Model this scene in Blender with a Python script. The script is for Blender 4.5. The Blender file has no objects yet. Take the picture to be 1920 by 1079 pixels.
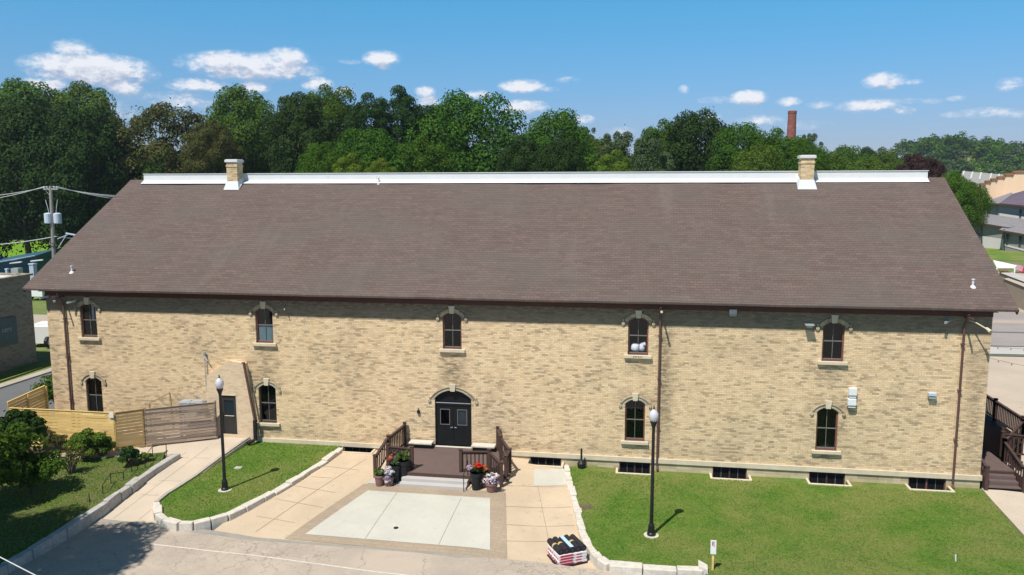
import bpy, bmesh, math, random
import numpy as np
from mathutils import Vector, Matrix, geometry
from math import radians as rad, sin, cos, pi
random.seed(7); rng = np.random.default_rng(7)
S = bpy.context.scene; COL = S.collection

# ------------------------------------------------------------------ camera
F, YAW, PITCH, ROLL = 1477.1, -.1621, .1323, -.0023
CAM = np.array([0., -37.08, 13.13])
def axes():
    cy, sy, cp, sp = cos(YAW), sin(YAW), cos(PITCH), sin(PITCH)
    f = np.array([sy*cp, cy*cp, -sp]); r = np.array([cy, -sy, 0.]); u = np.cross(r, f)
    return r*cos(ROLL)+u*sin(ROLL), -r*sin(ROLL)+u*cos(ROLL), f
AR, AU, AF = axes()
cd = bpy.data.cameras.new('camera'); cam = bpy.data.objects.new('camera', cd); COL.objects.link(cam)
cam.matrix_world = Matrix(((AR[0],AU[0],-AF[0],CAM[0]),(AR[1],AU[1],-AF[1],CAM[1]),(AR[2],AU[2],-AF[2],CAM[2]),(0,0,0,1)))
cd.sensor_width = 36; cd.sensor_fit = 'HORIZONTAL'; cd.lens = F/1920*36
cd.clip_start = .1; cd.clip_end = 6000
S.camera = cam
def ray(x, y): return AF + AR*(x-960)/F + AU*(539.5-y)/F
def ZP(x, y, z): d = ray(x, y); return Vector(CAM + d*(z-CAM[2])/d[2])
def YP(x, y, Y): d = ray(x, y); return Vector(CAM + d*(Y-CAM[1])/d[1])
def GP(x, y, zf):
    z = -.6
    for _ in range(14): p = ZP(x, y, z); z = zf(p.x, p.y)
    return ZP(x, y, z)

# ------------------------------------------------------------------ world, sun, exposure
SUN_EL, TOSUN = rad(60), Vector((-.43, -.9, 0)).normalized()
S.view_settings.view_transform = 'Standard'; S.view_settings.look = 'None'
S.view_settings.exposure = 0.2; S.view_settings.gamma = 1
sd = bpy.data.lights.new('sun', 'SUN'); sun = bpy.data.objects.new('sun', sd); COL.objects.link(sun)
sd.energy = 4.9; sd.angle = rad(.5); sd.color = (1, .955, .88)
tosun = Vector((TOSUN.x*cos(SUN_EL), TOSUN.y*cos(SUN_EL), sin(SUN_EL)))
sun.rotation_euler = tosun.to_track_quat('Z', 'Y').to_euler()
W = bpy.data.worlds.new('World'); S.world = W; W.use_nodes = True
nt = W.node_tree; nt.nodes.clear()

class NB:
    """small node-building helper"""
    def __init__(s, tree): s.t = tree
    def n(s, typ, ins=None, **kw):
        nd = s.t.nodes.new(typ)
        for k, v in kw.items(): setattr(nd, k, v)
        for k, v in (ins or {}).items(): s.set(nd.inputs[k], v)
        return nd
    def set(s, sock, v):
        if isinstance(v, bpy.types.NodeSocket): s.t.links.new(v, sock)
        else:
            if sock.type == 'RGBA' and len(v) == 3: v = (*v, 1)
            sock.default_value = v
    def m(s, op, a, b=0., c=0., clamp=False):
        nd = s.n('ShaderNodeMath', operation=op, use_clamp=clamp)
        s.set(nd.inputs[0], a); s.set(nd.inputs[1], b); s.set(nd.inputs[2], c)
        return nd.outputs[0]
    def mix(s, f, a, b, mode='MIX'):
        nd = s.n('ShaderNodeMix', data_type='RGBA', blend_type=mode)
        s.set(nd.inputs[0], f); s.set(nd.inputs[6], a); s.set(nd.inputs[7], b)
        return nd.outputs[2]
    def ramp(s, f, a, b, lo=0., hi=1.):
        nd = s.n('ShaderNodeMapRange', interpolation_type='SMOOTHSTEP')
        s.set(nd.inputs[0], f); s.set(nd.inputs[1], a); s.set(nd.inputs[2], b); s.set(nd.inputs[3], lo); s.set(nd.inputs[4], hi)
        return nd.outputs[0]
    def noise(s, vec, scale, detail=4, rough=.6, col=False, dist=0.):
        nd = s.n('ShaderNodeTexNoise', {'Vector': vec, 'Scale': scale, 'Detail': detail, 'Roughness': rough, 'Distortion': dist})
        return nd.outputs[1 if col else 0]
    def vec(s, x, y, z=0.):
        nd = s.n('ShaderNodeCombineXYZ'); s.set(nd.inputs[0], x); s.set(nd.inputs[1], y); s.set(nd.inputs[2], z)
        return nd.outputs[0]
    def sep(s, v): nd = s.n('ShaderNodeSeparateXYZ', {0: v}); return nd.outputs

def build_world():
    b = NB(nt)
    sky = b.n('ShaderNodeTexSky', sky_type='NISHITA', sun_disc=False)
    sky.sun_elevation = SUN_EL; sky.sun_rotation = math.atan2(TOSUN.x, TOSUN.y)
    sky.altitude = 200; sky.air_density = 1.15; sky.dust_density = .35; sky.ozone_density = 2.2
    d = b.n('ShaderNodeTexCoord').outputs['Generated']
    x, y, z = b.sep(d)[:3]
    u = b.m('ARCTAN2', x, y); v = b.m('DIVIDE', z, b.m('SQRT', b.m('ADD', b.m('MULTIPLY', x, x), b.m('MULTIPLY', y, y))))
    # cumulus: (px, py, rx, ry, strength) turned into directions
    CL = [(138,95,30,16,.8),(170,130,88,24,1.15),(100,128,30,13,.8),(232,163,26,13,.9),(90,158,42,9,.85),(470,125,105,23,1.1),(540,112,38,19,1.),(372,160,48,11,.9),
          (477,162,26,11,.9),(345,190,55,15,.65),(595,158,26,12,.9),(270,180,40,9,.5),(716,110,31,13,.95),(722,124,12,7,.7),(655,116,22,5,.35),(645,172,18,8,.8),(797,172,18,9,.9),(800,190,20,14,.8),
          (895,178,22,8,.85),(978,162,38,12,1.1),(1020,168,26,5,.6),(985,200,38,13,1.),(955,205,30,11,.6),(1092,224,22,8,.6),(1063,150,24,6,.4),(1165,246,28,8,.45),
          (1282,168,10,8,.6),(1403,184,30,12,1.05),(1478,191,20,8,.8),(1350,188,40,7,.4),(1338,218,18,6,.7),(1425,226,40,9,.5),(1538,198,22,7,.6),
          (1660,152,32,13,.95),(1710,154,16,5,.6),(1625,199,45,11,.95),(1693,208,18,7,.7),(1655,192,70,6,.4),(1745,190,20,5,.4),(1895,160,20,12,.7),
          (1795,185,18,5,.4),(1845,212,42,8,.6),(1900,215,22,7,.5),(1795,215,26,6,.35),(60,175,40,20,.6),(200,205,60,20,.4),(1515,235,60,10,.28)]
    g = bpy.data.node_groups.new('clouds', 'ShaderNodeTree')
    g.interface.new_socket('u', in_out='INPUT', socket_type='NodeSocketFloat')
    g.interface.new_socket('v', in_out='INPUT', socket_type='NodeSocketFloat')
    g.interface.new_socket('f', in_out='OUTPUT', socket_type='NodeSocketFloat')
    q = NB(g); gi = q.n('NodeGroupInput'); go = q.n('NodeGroupOutput')
    acc = None
    for px, py, rx, ry, st in CL:
        r = ray(px, py); h = math.hypot(r[0], r[1]); u0 = math.atan2(r[0], r[1]); v0 = r[2]/h
        a = q.m('MULTIPLY', q.m('SUBTRACT', gi.outputs[0], u0), F/rx*.76)
        c = q.m('MULTIPLY', q.m('SUBTRACT', gi.outputs[1], v0), F/ry*.74)
        e = q.m('MULTIPLY_ADD', a, a, q.m('MULTIPLY', c, c))
        e = q.m('MULTIPLY', q.m('SUBTRACT', 1., e), st, clamp=True)
        acc = e if acc is None else q.m('SMOOTH_MAX', acc, e, .12)
    uv = q.vec(gi.outputs[0], q.m('MULTIPLY', gi.outputs[1], 1.7))
    n1 = q.noise(uv, 26, 6, .62); n2 = q.noise(uv, 85, 5, .65)
    f = q.m('ADD', acc, q.m('MULTIPLY', q.m('SUBTRACT', n1, .5), 1.3))
    f = q.m('ADD', f, q.m('MULTIPLY', q.m('SUBTRACT', n2, .5), 1.25))
    f = q.m('MULTIPLY', f, q.ramp(acc, .07, .24))
    g.links.new(f, go.inputs[0])
    def grp(uu, vv):
        nd = b.n('ShaderNodeGroup'); nd.node_tree = g; b.set(nd.inputs[0], uu); b.set(nd.inputs[1], vv); return nd.outputs[0]
    f0 = grp(u, v); f1 = grp(b.m('SUBTRACT', u, .004), b.m('ADD', v, .010))
    dens = b.m('MAXIMUM', b.ramp(f0, .2, .95, 0, .88), b.ramp(f0, .0, .6, 0, .22))
    shade = b.ramp(b.m('SUBTRACT', f0, f1), -.45, .4)
    ccol = b.mix(shade, (6.6, 7.0, 8.6), (12.0, 12.0, 12.4))
    # pull the procedural sky towards the photograph's clean cyan-blue
    tint = b.mix(b.ramp(v, -.02, .3), (.77, .82, 1.32), (.45, 1.38, 1.70))
    sc = b.mix(1., sky.outputs[0], tint, 'MULTIPLY')
    zen = b.ramp(v, .32, 1.1, 1., .36)      # upper sky dimmed to weaken its fill on the scene
    col = b.mix(1., b.mix(dens, sc, ccol), b.vec(zen, zen, zen), 'MULTIPLY')
    bg = b.n('ShaderNodeBackground', {'Color': col, 'Strength': .07})
    out = b.n('ShaderNodeOutputWorld'); nt.links.new(bg.outputs[0], out.inputs[0])
build_world()

# ------------------------------------------------------------------ materials
MATS = {}
def newmat(name):
    m = bpy.data.materials.new(name); m.use_nodes = True; m.node_tree.nodes.clear(); b = NB(m.node_tree)
    out = b.n('ShaderNodeOutputMaterial'); MATS[name] = m
    return m, b, out
def finish(b, out, color, rough=.8, bump=None, bstr=.3, bdist=.02, spec=.3, metal=0., extra=None):
    ins = {'Base Color': color, 'Roughness': rough, 'Specular IOR Level': spec, 'Metallic': metal}
    if extra: ins.update(extra)
    p = b.n('ShaderNodeBsdfPrincipled', ins)
    if bump is not None:
        bn = b.n('ShaderNodeBump', {'Strength': bstr, 'Distance': bdist, 'Height': bump}); b.t.links.new(bn.outputs[0], p.inputs['Normal'])
    b.t.links.new(p.outputs[0], out.inputs[0]); return p
def plain(name, col, rough=.7, var=.25, scale=3., spec=.3, metal=0., bump=.15, fine=30.):
    """painted or cast surface with mottling, dirt and a little relief"""
    m, b, out = newmat(name); o = b.n('ShaderNodeTexCoord').outputs['Object']
    n = b.noise(o, scale, 5); f = b.noise(o, fine, 3)
    k = b.m('MULTIPLY_ADD', b.m('SUBTRACT', n, .5), var*2.2, b.m('MULTIPLY_ADD', b.m('SUBTRACT', f, .5), var*1.1, 1.))
    c = b.mix(1., col, b.vec(k, k, k), 'MULTIPLY')
    r = b.m('ADD', rough, b.m('MULTIPLY', b.m('SUBTRACT', n, .5), .3), clamp=True)
    finish(b, out, c, r, f, bump, .01, spec, metal); return m

def brick_mat(name, c1, c2, mortar, dark, stains_shade=(), bw=.215, rh=.075, pale=None, streak=1.):
    m, b, out = newmat(name); o = b.n('ShaderNodeTexCoord').outputs['Object']
    x, y, z = b.sep(o)[:3]; u = b.m('ADD', x, y)
    wob = b.m('MULTIPLY', b.m('SUBTRACT', b.noise(o, .8, 3), .5), .012)
    uv = b.vec(u, b.m('ADD', z, wob))
    br = b.n('ShaderNodeTexBrick', {'Vector': uv, 'Color1': c1, 'Color2': c2, 'Mortar': mortar, 'Scale': 1., 'Mortar Size': .007, 'Mortar Smooth': .3, 'Bias': -.1, 'Brick Width': bw, 'Row Height': rh})
    br.offset = .5
    c = br.outputs[0]
    # runs of darker courses, soot and pale patches
    row = b.m('FLOOR', b.m('DIVIDE', b.m('ADD', z, wob), rh))
    s1 = b.noise(b.vec(b.m('MULTIPLY', u, 1.5), b.m('MULTIPLY', row, 1.9)), 1., 4, .65)
    s2 = b.noise(b.vec(b.m('MULTIPLY', u, .45), b.m('MULTIPLY', row, .8), 4.), 1., 4, .7)
    big = b.noise(o, .38, 4, .6)
    c = b.mix(b.m('MULTIPLY', b.ramp(s1, .5, .78), .3*streak), c, dark)
    c = b.mix(b.m('MULTIPLY', b.ramp(s2, .52, .8), .28*streak), c, dark)
    c = b.mix(b.m('MULTIPLY', b.ramp(s1, .45, .2), .2), c, pale or mortar)
    c = b.mix(b.m('MULTIPLY', b.ramp(big, .46, .68), .30), c, (dark[0]*1.7, dark[1]*1.75, dark[2]*1.85))
    cell = b.m('FLOOR', b.m('ADD', b.m('DIVIDE', u, bw*1.25), b.m('MULTIPLY', row, .37)))
    wn = b.n('ShaderNodeTexWhiteNoise', {'Vector': b.vec(cell, row)}, noise_dimensions='2D').outputs[0]
    cell2 = b.m('FLOOR', b.m('ADD', b.m('DIVIDE', u, bw), b.m('MULTIPLY', row, .5)))
    wn2 = b.n('ShaderNodeTexWhiteNoise', {'Vector': b.vec(cell2, b.m('ADD', row, 31.))}, noise_dimensions='2D').outputs[0]
    c = b.mix(b.ramp(b.m('ADD', wn, b.m('MULTIPLY', b.m('SUBTRACT', big, .5), .55)), .60, 1.05, 0, .56*streak), c, dark)
    c = b.mix(b.ramp(wn2, .72, 1., 0, .5), c, pale or mortar)
    if stains_shade:
        bd = b.m('MULTIPLY', b.ramp(b.m('ADD', z, b.m('MULTIPLY', b.m('SUBTRACT', s1, .5), .12)), 6.34, 6.44), .74)  # eave shade painted into the brick above the shadow edge, over real weathering
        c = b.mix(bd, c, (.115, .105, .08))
        acc = None
        for (x0, z0, w, h, st) in stains_shade:
            a = b.m('DIVIDE', b.m('ABSOLUTE', b.m('SUBTRACT', x, x0)), w); e = b.m('DIVIDE', b.m('ABSOLUTE', b.m('SUBTRACT', z, z0)), h)
            k = b.m('MULTIPLY', b.m('SUBTRACT', 1.25, b.m('MAXIMUM', a, e)), st, clamp=True)
            acc = k if acc is None else b.m('MAXIMUM', acc, k)
        sp = b.noise(b.vec(b.m('MULTIPLY', u, 3.), b.m('MULTIPLY', z, 11.)), 1., 4, .7)
        c = b.mix(b.m('MULTIPLY', acc, b.ramp(sp, .3, .66), clamp=True), c, (dark[0]*.45, dark[1]*.48, dark[2]*.55))
    fn = b.noise(o, 22, 3)
    c = b.mix(b.ramp(fn, .35, .8, 0, .25), c, dark)
    h = b.m('ADD', b.m('MULTIPLY', br.outputs[1], -1.), b.m('MULTIPLY', fn, .6))
    finish(b, out, c, .9, h, .55, .012, .15); return m

def build_mats():
    WX = [-28.86, -18.9, -9.05, -.025, 8.74]
    st = [(-8, 7.35, 26, .6, 1.)]  # weathered band under the eave, strengthened to deepen the eave's shade
    for i, x in enumerate(WX):
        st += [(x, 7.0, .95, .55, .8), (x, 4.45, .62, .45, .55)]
        if i != 2: st += [(x, 2.95, .95, .35, .6), (x, .42, .6, .4, .45)]
    st += [(1.25, 4., .38, 4., .75), (-9.05, 3.9, .7, .9, .8), (14.9, 3.2, .5, 4.2, .55), (-31.0, 3.4, .4, 3.4, .35), (4.5, 5.4, 2.2, .8, .3), (-19, 3.6, .9, .5, .3), (-8, .25, 26, .25, .3), (9.5, 1.2, 1.4, 1.3, .25)]
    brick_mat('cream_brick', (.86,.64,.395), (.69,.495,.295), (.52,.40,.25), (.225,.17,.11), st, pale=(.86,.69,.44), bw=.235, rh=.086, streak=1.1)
    brick_mat('chimney_brick', (.80,.60,.35), (.58,.41,.23), (.72,.55,.35), (.25,.18,.11), pale=(.84,.67,.43))
    brick_mat('painted_brick', (.74,.57,.39), (.66,.50,.34), (.74,.58,.41), (.46,.35,.23), streak=.9)
    brick_mat('trim_brick', (.52,.42,.27), (.32,.25,.16), (.5,.42,.3), (.14,.11,.08), pale=(.6,.5,.36), bw=.12, rh=.12)
    brick_mat('trim_stone', (.54,.46,.33), (.42,.355,.25), (.5,.43,.32), (.2,.17,.12), bw=.3, rh=.4)
    brick_mat('dark_brick', (.36,.31,.24), (.26,.225,.17), (.38,.33,.26), (.14,.12,.09), bw=.3, rh=.12)
    brick_mat('red_brick', (.30,.085,.055), (.24,.07,.05), (.3,.2,.16), (.16,.05,.04), bw=.6, rh=.3)
    brick_mat('foundation_stone', (.60,.49,.31), (.46,.36,.22), (.5,.42,.3), (.24,.18,.11), bw=.75, rh=.24, pale=(.66,.57,.4))
    plain('limestone', (.60,.51,.37), .85, .22, 2.5, bump=.3)
    plain('limestone_white', (.58,.53,.45), .85, .3, 5., bump=.5, fine=14)
    plain('grey_stone', (.40,.38,.35), .9, .45, 4., bump=.7, fine=12)
    plain('membrane', (.66,.66,.65), .55, .07, 1.2)
    plain('white_paint', (.74,.75,.75), .45, .1, 4.)
    plain('brown_metal', (.12,.062,.052), .45, .2, 3.)
    plain('brown_wood', (.075,.042,.034), .7, .35, 5., fine=40)
    plain('deck_board', (.135,.095,.085), .65, .2, 2.5, fine=25)
    plain('frieze', (.085,.034,.027), .6, .4, 2.)
    plain('sash_brown', (.19,.075,.06), .6, .3, 6.)
    plain('black_paint', (.012,.012,.014), .4, .3, 5., spec=.4)
    plain('door_black', (.010,.010,.011), .5, .3, 3., spec=.25)
    plain('door_grey', (.035,.032,.03), .5, .2, 3.)
    plain('muntin_grey', (.17,.155,.14), .6, .2, 6.)
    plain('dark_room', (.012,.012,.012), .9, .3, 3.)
    plain('curtain', (.16,.25,.29), .9, .2, 3.)
    plain('linen', (.88,.88,.95), .9, .15, 9.)
    plain('steel_grey', (.42,.45,.47), .45, .2, 4., metal=.3)
    plain('grey_can', (.48,.54,.60), .5, .15, 4.)
    plain('pole_wood', (.26,.25,.22), .85, .35, 6.)
    plain('cable', (.55,.55,.53), .5, .1, 3.)
    plain('asphalt_old', (.31,.27,.235), .92, .25, .5)
    plain('gutter_grey', (.30,.275,.235), .9, .3, 2., bump=.3)
    plain('kerb_concrete', (.40,.36,.30), .88, .25, 1.6, bump=.3)
    plain('street', (.31,.27,.25), .9, .18, .35)
    plain('street_pale', (.40,.33,.26), .9, .18, .5)
    plain('pave_pale', (.46,.43,.40), .9, .15, .5)
    plain('terrace_beige', (.47,.385,.30), .9, .18, .4)
    plain('street_dark', (.13,.135,.14), .9, .2, .5)
    plain('joint', (.28,.21,.14), .95, .4, 3.)
    plain('line_paint', (.62,.56,.48), .8, .35, 6.)
    plain('black_rubber', (.015,.015,.018), .5, .3, 6.)
    plain('black_felt', (.022,.02,.024), .75, .4, 6.)
    plain('blue_label', (.42,.62,.78), .5, .1, 8.)
    plain('tan_tape', (.52,.36,.14), .6, .2, 8.)
    plain('wrap_white', (.70,.66,.66), .5, .12, 9.)
    plain('wrap_red', (.50,.03,.055), .5, .2, 9.)
    plain('terracotta', (.22,.12,.10), .8, .3, 6.)
    plain('house_grey', (.27,.25,.24), .8, .12, 1.)
    plain('house_lilac', (.31,.285,.31), .8, .12, 1.)
    plain('house_trim', (.58,.55,.52), .7, .1, 2.)
    plain('house_tan', (.88,.60,.42), .85, .08, .5)
    plain('tan_pale', (.85,.66,.36), .85, .08, .5)
    plain('ind_roof', (.30,.29,.26), .8, .2, .5)
    plain('teal_sign', (.10,.14,.15), .7, .3, 1.5)
    plain('teal_paint', (.03,.10,.15), .7, .25, .6)
    plain('car_blue', (.02,.05,.16), .3, .1, 2.)
    plain('truck_white', (.8,.8,.78), .4, .05, 2.)
    plain('cellar_glass', (.012,.012,.014), .35, .2, 2., spec=.15)
    plain('glass_dark', (.02,.03,.04), .1, .1, 2.)
    plain('red_cloth', (.55,.03,.04), .6, .3, 2.)
    plain('pink_cloth', (.55,.30,.38), .6, .3, 2.)
    plain('amber', (.35,.14,.07), .6, .3, 3.)
    plain('canvas', (.85,.85,.83), .6, .05, 2.)
    plain('bark', (.10,.085,.065), .95, .4, 3., bump=.6, fine=12)
    plain('soil', (.13,.10,.07), .95, .4, 3., bump=.6, fine=12)
    # shingles
    def shingle(name, c1, c2, c3, sx=1.):
        m, b, out = newmat(name); o = b.n('ShaderNodeTexCoord').outputs['Object']; x, y, z = b.sep(o)[:3]
        v = b.m('MULTIPLY', y, 1.163)
        wob = b.m('MULTIPLY', b.m('SUBTRACT', b.noise(o, .5, 3), .5), .07)
        uv = b.vec(x, b.m('ADD', v, wob))
        br = b.n('ShaderNodeTexBrick', {'Vector': uv, 'Color1': c1, 'Color2': c2, 'Mortar': (.085,.066,.058), 'Scale': 1., 'Mortar Size': .014, 'Mortar Smooth': .6, 'Bias': 0., 'Brick Width': .31, 'Row Height': .19})
        b2 = b.n('ShaderNodeTexBrick', {'Vector': uv, 'Color1': (.91,.91,.91), 'Color2': (1.09,1.085,1.08), 'Mortar': (.9,.9,.9), 'Scale': 1., 'Mortar Size': .0, 'Bias': 0., 'Brick Width': .93, 'Row Height': .19})
        big = b.noise(b.vec(b.m('MULTIPLY', x, .5), v), .32, 5, .65); mid = b.noise(b.vec(b.m('MULTIPLY', x, .6), b.m('MULTIPLY', v, 2.2), 3.), 1., 4)
        c = b.mix(1., br.outputs[0], b2.outputs[0], 'MULTIPLY')
        c = b.mix(b.m('MULTIPLY', b.ramp(big, .40, .66), .6), c, c3, 'MIX')
        c = b.mix(b.ramp(mid, .4, .75, 0, .3), c, (.095,.075,.07))
        fn = b.noise(o, 16, 3, .7); k = b.m('MULTIPLY_ADD', fn, .5, .75)
        c = b.mix(1., c, b.vec(k, k, k), 'MULTIPLY')
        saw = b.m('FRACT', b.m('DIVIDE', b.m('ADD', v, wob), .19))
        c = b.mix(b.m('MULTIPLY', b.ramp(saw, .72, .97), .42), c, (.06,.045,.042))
        vs_ = b.noise(b.vec(b.m('MULTIPLY', x, 1.1), b.m('MULTIPLY', v, .16), 7.), 1., 5, .6); c = b.mix(b.ramp(vs_, .5, .75, 0, .16), c, (.20,.165,.15))
        finish(b, out, c, .92, b.m('ADD', b.m('MULTIPLY', saw, -1.), b.m('MULTIPLY', fn, .8)), .6, .018, .2)
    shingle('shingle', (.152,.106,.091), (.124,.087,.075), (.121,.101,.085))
    shingle('shingle_grey', (.33,.30,.30), (.27,.245,.245), (.30,.28,.27))
    shingle('shingle_purple', (.16,.12,.17), (.13,.10,.14), (.15,.12,.15))
    # lawn
    def lawn(name, g1, g2, dry, dryth=.6, sc=1.):
        m, b, out = newmat(name); o = b.n('ShaderNodeTexCoord').outputs['Object']
        big = b.noise(o, .28*sc, 5, .62); mid = b.noise(o, 1.3*sc, 5, .65, dist=.6); fine = b.noise(o, 9*sc, 4, .75); blade = b.noise(o, 42*sc, 3, .8)
        clov = b.noise(o, .75*sc, 4, .7, dist=1.)
        c = b.mix(b.ramp(mid, .35, .68), g1, g2)
        c = b.mix(b.m('MULTIPLY', b.ramp(big, dryth-.12, dryth+.12), .75), c, dry)
        c = b.mix(b.m('MULTIPLY', b.ramp(clov, .56, .68), .4), c, (g1[0]*.75, g1[1]*.85, g1[2]*1.35))
        c = b.mix(b.ramp(fine, .45, .75, 0, .55), c, dry)
        k = b.m('MULTIPLY_ADD', b.m('ADD', fine, blade), .75, .25)
        c = b.mix(1., c, b.vec(k, k, k), 'MULTIPLY')
        finish(b, out, c, .95, b.m('ADD', fine, blade), .9, .05, .1)
    lawn('lawn', (.085,.185,.022), (.135,.225,.032), (.24,.235,.075), .5)
    lawn('lawn_rough', (.065,.12,.022), (.11,.16,.03), (.18,.165,.07), .46)
    lawn('meadow', (.12,.26,.014), (.16,.29,.022), (.19,.27,.035), .62, .3)
    lawn('field', (.10,.17,.04), (.14,.20,.05), (.2,.2,.08), .5, .1)
    # paving
    def conc(name, c1, c2, stain, amt=.75, sc=1., rows=None):
        m, b, out = newmat(name); o = b.n('ShaderNodeTexCoord').outputs['Object']
        n = b.noise(o, .55*sc, 6, .62, dist=.4); n2 = b.noise(o, 3.2*sc, 5, .7); f = b.noise(o, 38, 3, .7)
        c = b.mix(b.ramp(n, .35, .68), c1, c2)
        c = b.mix(b.m('MULTIPLY', b.ramp(n2, .55, .78), amt), c, stain)
        if rows:
            br = b.n('ShaderNodeTexBrick', {'Vector': o, 'Color1': (1,1,1), 'Color2': (.93,.92,.91), 'Mortar': (.86,.84,.82), 'Scale': 1., 'Mortar Size': .02, 'Brick Width': rows[0], 'Row Height': rows[1]})
            c = b.mix(1., c, br.outputs[0], 'MULTIPLY')
        sp_ = b.noise(o, 7.5, 3, .6); c = b.mix(b.ramp(sp_, .68, .76, 0, .35), c, tuple(q*.55 for q in stain)); lg = b.noise(o, .23, 3, .5); kk = b.m('MULTIPLY_ADD', b.m('SUBTRACT', lg, .5), .35, 1.); c = b.mix(1., c, b.vec(kk, kk, kk), 'MULTIPLY')
        k = b.m('MULTIPLY_ADD', f, .3, .85); c = b.mix(1., c, b.vec(k, k, k), 'MULTIPLY')
        finish(b, out, c, .9, f, .25, .01, .2)
    conc('tan_paving', (.56,.44,.31), (.50,.395,.28), (.34,.255,.17))
    conc('pale_slab', (.53,.51,.44), (.485,.465,.40), (.38,.335,.26), .5)
    conc('brown_band', (.40,.315,.225), (.345,.275,.20), (.27,.22,.165), .6, rows=(.42,.21))
    conc('path_concrete', (.54,.45,.35), (.49,.41,.32), (.38,.31,.25))
    # cracked pale roadway
    m, b, out = newmat('cracked_road'); o = b.n('ShaderNodeTexCoord').outputs['Object']
    wp = b.n('ShaderNodeVectorMath', {0: o, 1: b.n('ShaderNodeVectorMath', {0: b.noise(o, 1.4, 4, .7, col=True), 1: (.9,.9,.9)}, operation='MULTIPLY').outputs[0]}, operation='ADD').outputs[0]
    v1 = b.n('ShaderNodeTexVoronoi', {'Vector': wp, 'Scale': .42}, feature='DISTANCE_TO_EDGE').outputs[0]
    v2 = b.n('ShaderNodeTexVoronoi', {'Vector': wp, 'Scale': 1.7}, feature='DISTANCE_TO_EDGE').outputs[0]
    n = b.noise(o, .5, 6, .65); n3 = b.noise(o, .22, 3); f = b.noise(o, 26, 4, .8)
    c = b.mix(b.ramp(n, .35, .68), (.47,.39,.31), (.385,.32,.26))
    c = b.mix(b.ramp(b.noise(o, 2.5, 4), .55, .8, 0, .5), c, (.5,.45,.4))
    c = b.mix(b.ramp(v1, .008, .002, 0, .5), c, (.13,.11,.09))
    c = b.mix(b.m('MULTIPLY', b.ramp(v2, .02, .006), b.ramp(n3, .5, .62, 0, .55)), c, (.16,.14,.12))
    k = b.m('MULTIPLY_ADD', f, .5, .75); c = b.mix(1., c, b.vec(k, k, k), 'MULTIPLY')
    finish(b, out, c, .92, f, .4, .01, .2)
    # timber fences: board-to-board variation along z
    def boards(name, c1, c2, dark, pitch=.15, axis='z'):
        m, b, out = newmat(name); o = b.n('ShaderNodeTexCoord').outputs['Object']; x, y, z = b.sep(o)[:3]
        row = b.m('FLOOR', b.m('DIVIDE', z if axis == 'z' else y, pitch)); seg = b.m('FLOOR', b.m('DIVIDE', b.m('ADD', x, b.m('MULTIPLY', row, .37)), 1.9))
        wn = b.n('ShaderNodeTexWhiteNoise', {'Vector': b.vec(seg, row)}, noise_dimensions='2D').outputs[0]
        g = b.noise(b.vec(b.m('MULTIPLY', x, 1.5), b.m('MULTIPLY', y, 8 if axis == 'y' else 1.5), b.m('MULTIPLY', z, 16)), 1.5, 5, .7)
        c = b.mix(wn, c1, c2); c = b.mix(b.ramp(g, .5, .8, 0, .7), c, dark)
        finish(b, out, c, .8, g, .3, .01, .2)
    boards('fence_yellow', (.86,.62,.24), (.62,.42,.15), (.42,.26,.10))
    boards('fence_tan', (.44,.31,.14), (.36,.24,.11), (.22,.15,.08))
    boards('fence_grey', (.46,.34,.25), (.17,.135,.115), (.10,.08,.065))
    # foliage
    def leaf(name, c1, c2, c3, tr=.3):
        m, b, out = newmat(name); o = b.n('ShaderNodeTexCoord').outputs['Object']; oi = b.n('ShaderNodeObjectInfo')
        isl = b.n('ShaderNodeNewGeometry').outputs['Random Per Island']
        n = b.noise(o, .55, 4, .6); c = b.mix(b.ramp(n, .35, .65), c1, c2); c = b.mix(b.ramp(isl, .55, 1., 0, .6), c, c3)
        hs = b.n('ShaderNodeHueSaturation', {'Hue': b.m('MULTIPLY_ADD', oi.outputs['Random'], .03, .485), 'Value': b.m('MULTIPLY_ADD', isl, .34, .84), 'Color': c})
        p = b.n('ShaderNodeBsdfPrincipled', {'Base Color': hs.outputs[0], 'Roughness': .8, 'Specular IOR Level': .08})
        t = b.n('ShaderNodeBsdfTranslucent', {'Color': b.mix(1., hs.outputs[0], (1.3,1.5,.6), 'MULTIPLY')})
        mx = b.n('ShaderNodeMixShader', {0: tr, 1: p.outputs[0], 2: t.outputs[0]}); b.t.links.new(mx.outputs[0], out.inputs[0])
    leaf('leaf_mid', (.040,.092,.009), (.064,.122,.012), (.085,.15,.018), .2)
    leaf('leaf_bright', (.054,.11,.013), (.078,.136,.018), (.10,.165,.025), .2)
    leaf('leaf_dark', (.018,.042,.009), (.03,.062,.013), (.042,.08,.016), .12)
    leaf('leaf_olive', (.06,.075,.02), (.095,.078,.026), (.105,.105,.03), .2)
    leaf('leaf_yellow', (.10,.155,.018), (.13,.175,.022), (.16,.2,.03))
    leaf('leaf_maroon', (.05,.024,.024), (.065,.03,.03), (.05,.045,.03), .15)
    leaf('leaf_grey', (.065,.098,.04), (.085,.115,.05), (.11,.14,.065), .2)
    leaf('leaf_turf', (.105,.215,.028), (.18,.275,.045), (.28,.29,.09), .3)
    for nme, c in dict(red=(.62,.02,.03), pink=(.60,.42,.52), white=(.75,.66,.75), orange=(.65,.18,.09), lilac=(.50,.38,.62)).items():
        leaf('petal_'+nme, c, tuple(k*.85 for k in c), tuple(min(1, k*1.15) for k in c), .2)
    # window glass: clear pane with a fresnel mirror
    m, b, out = newmat('pane_glass'); fr = b.n('ShaderNodeFresnel', {'IOR': 1.5})
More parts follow.
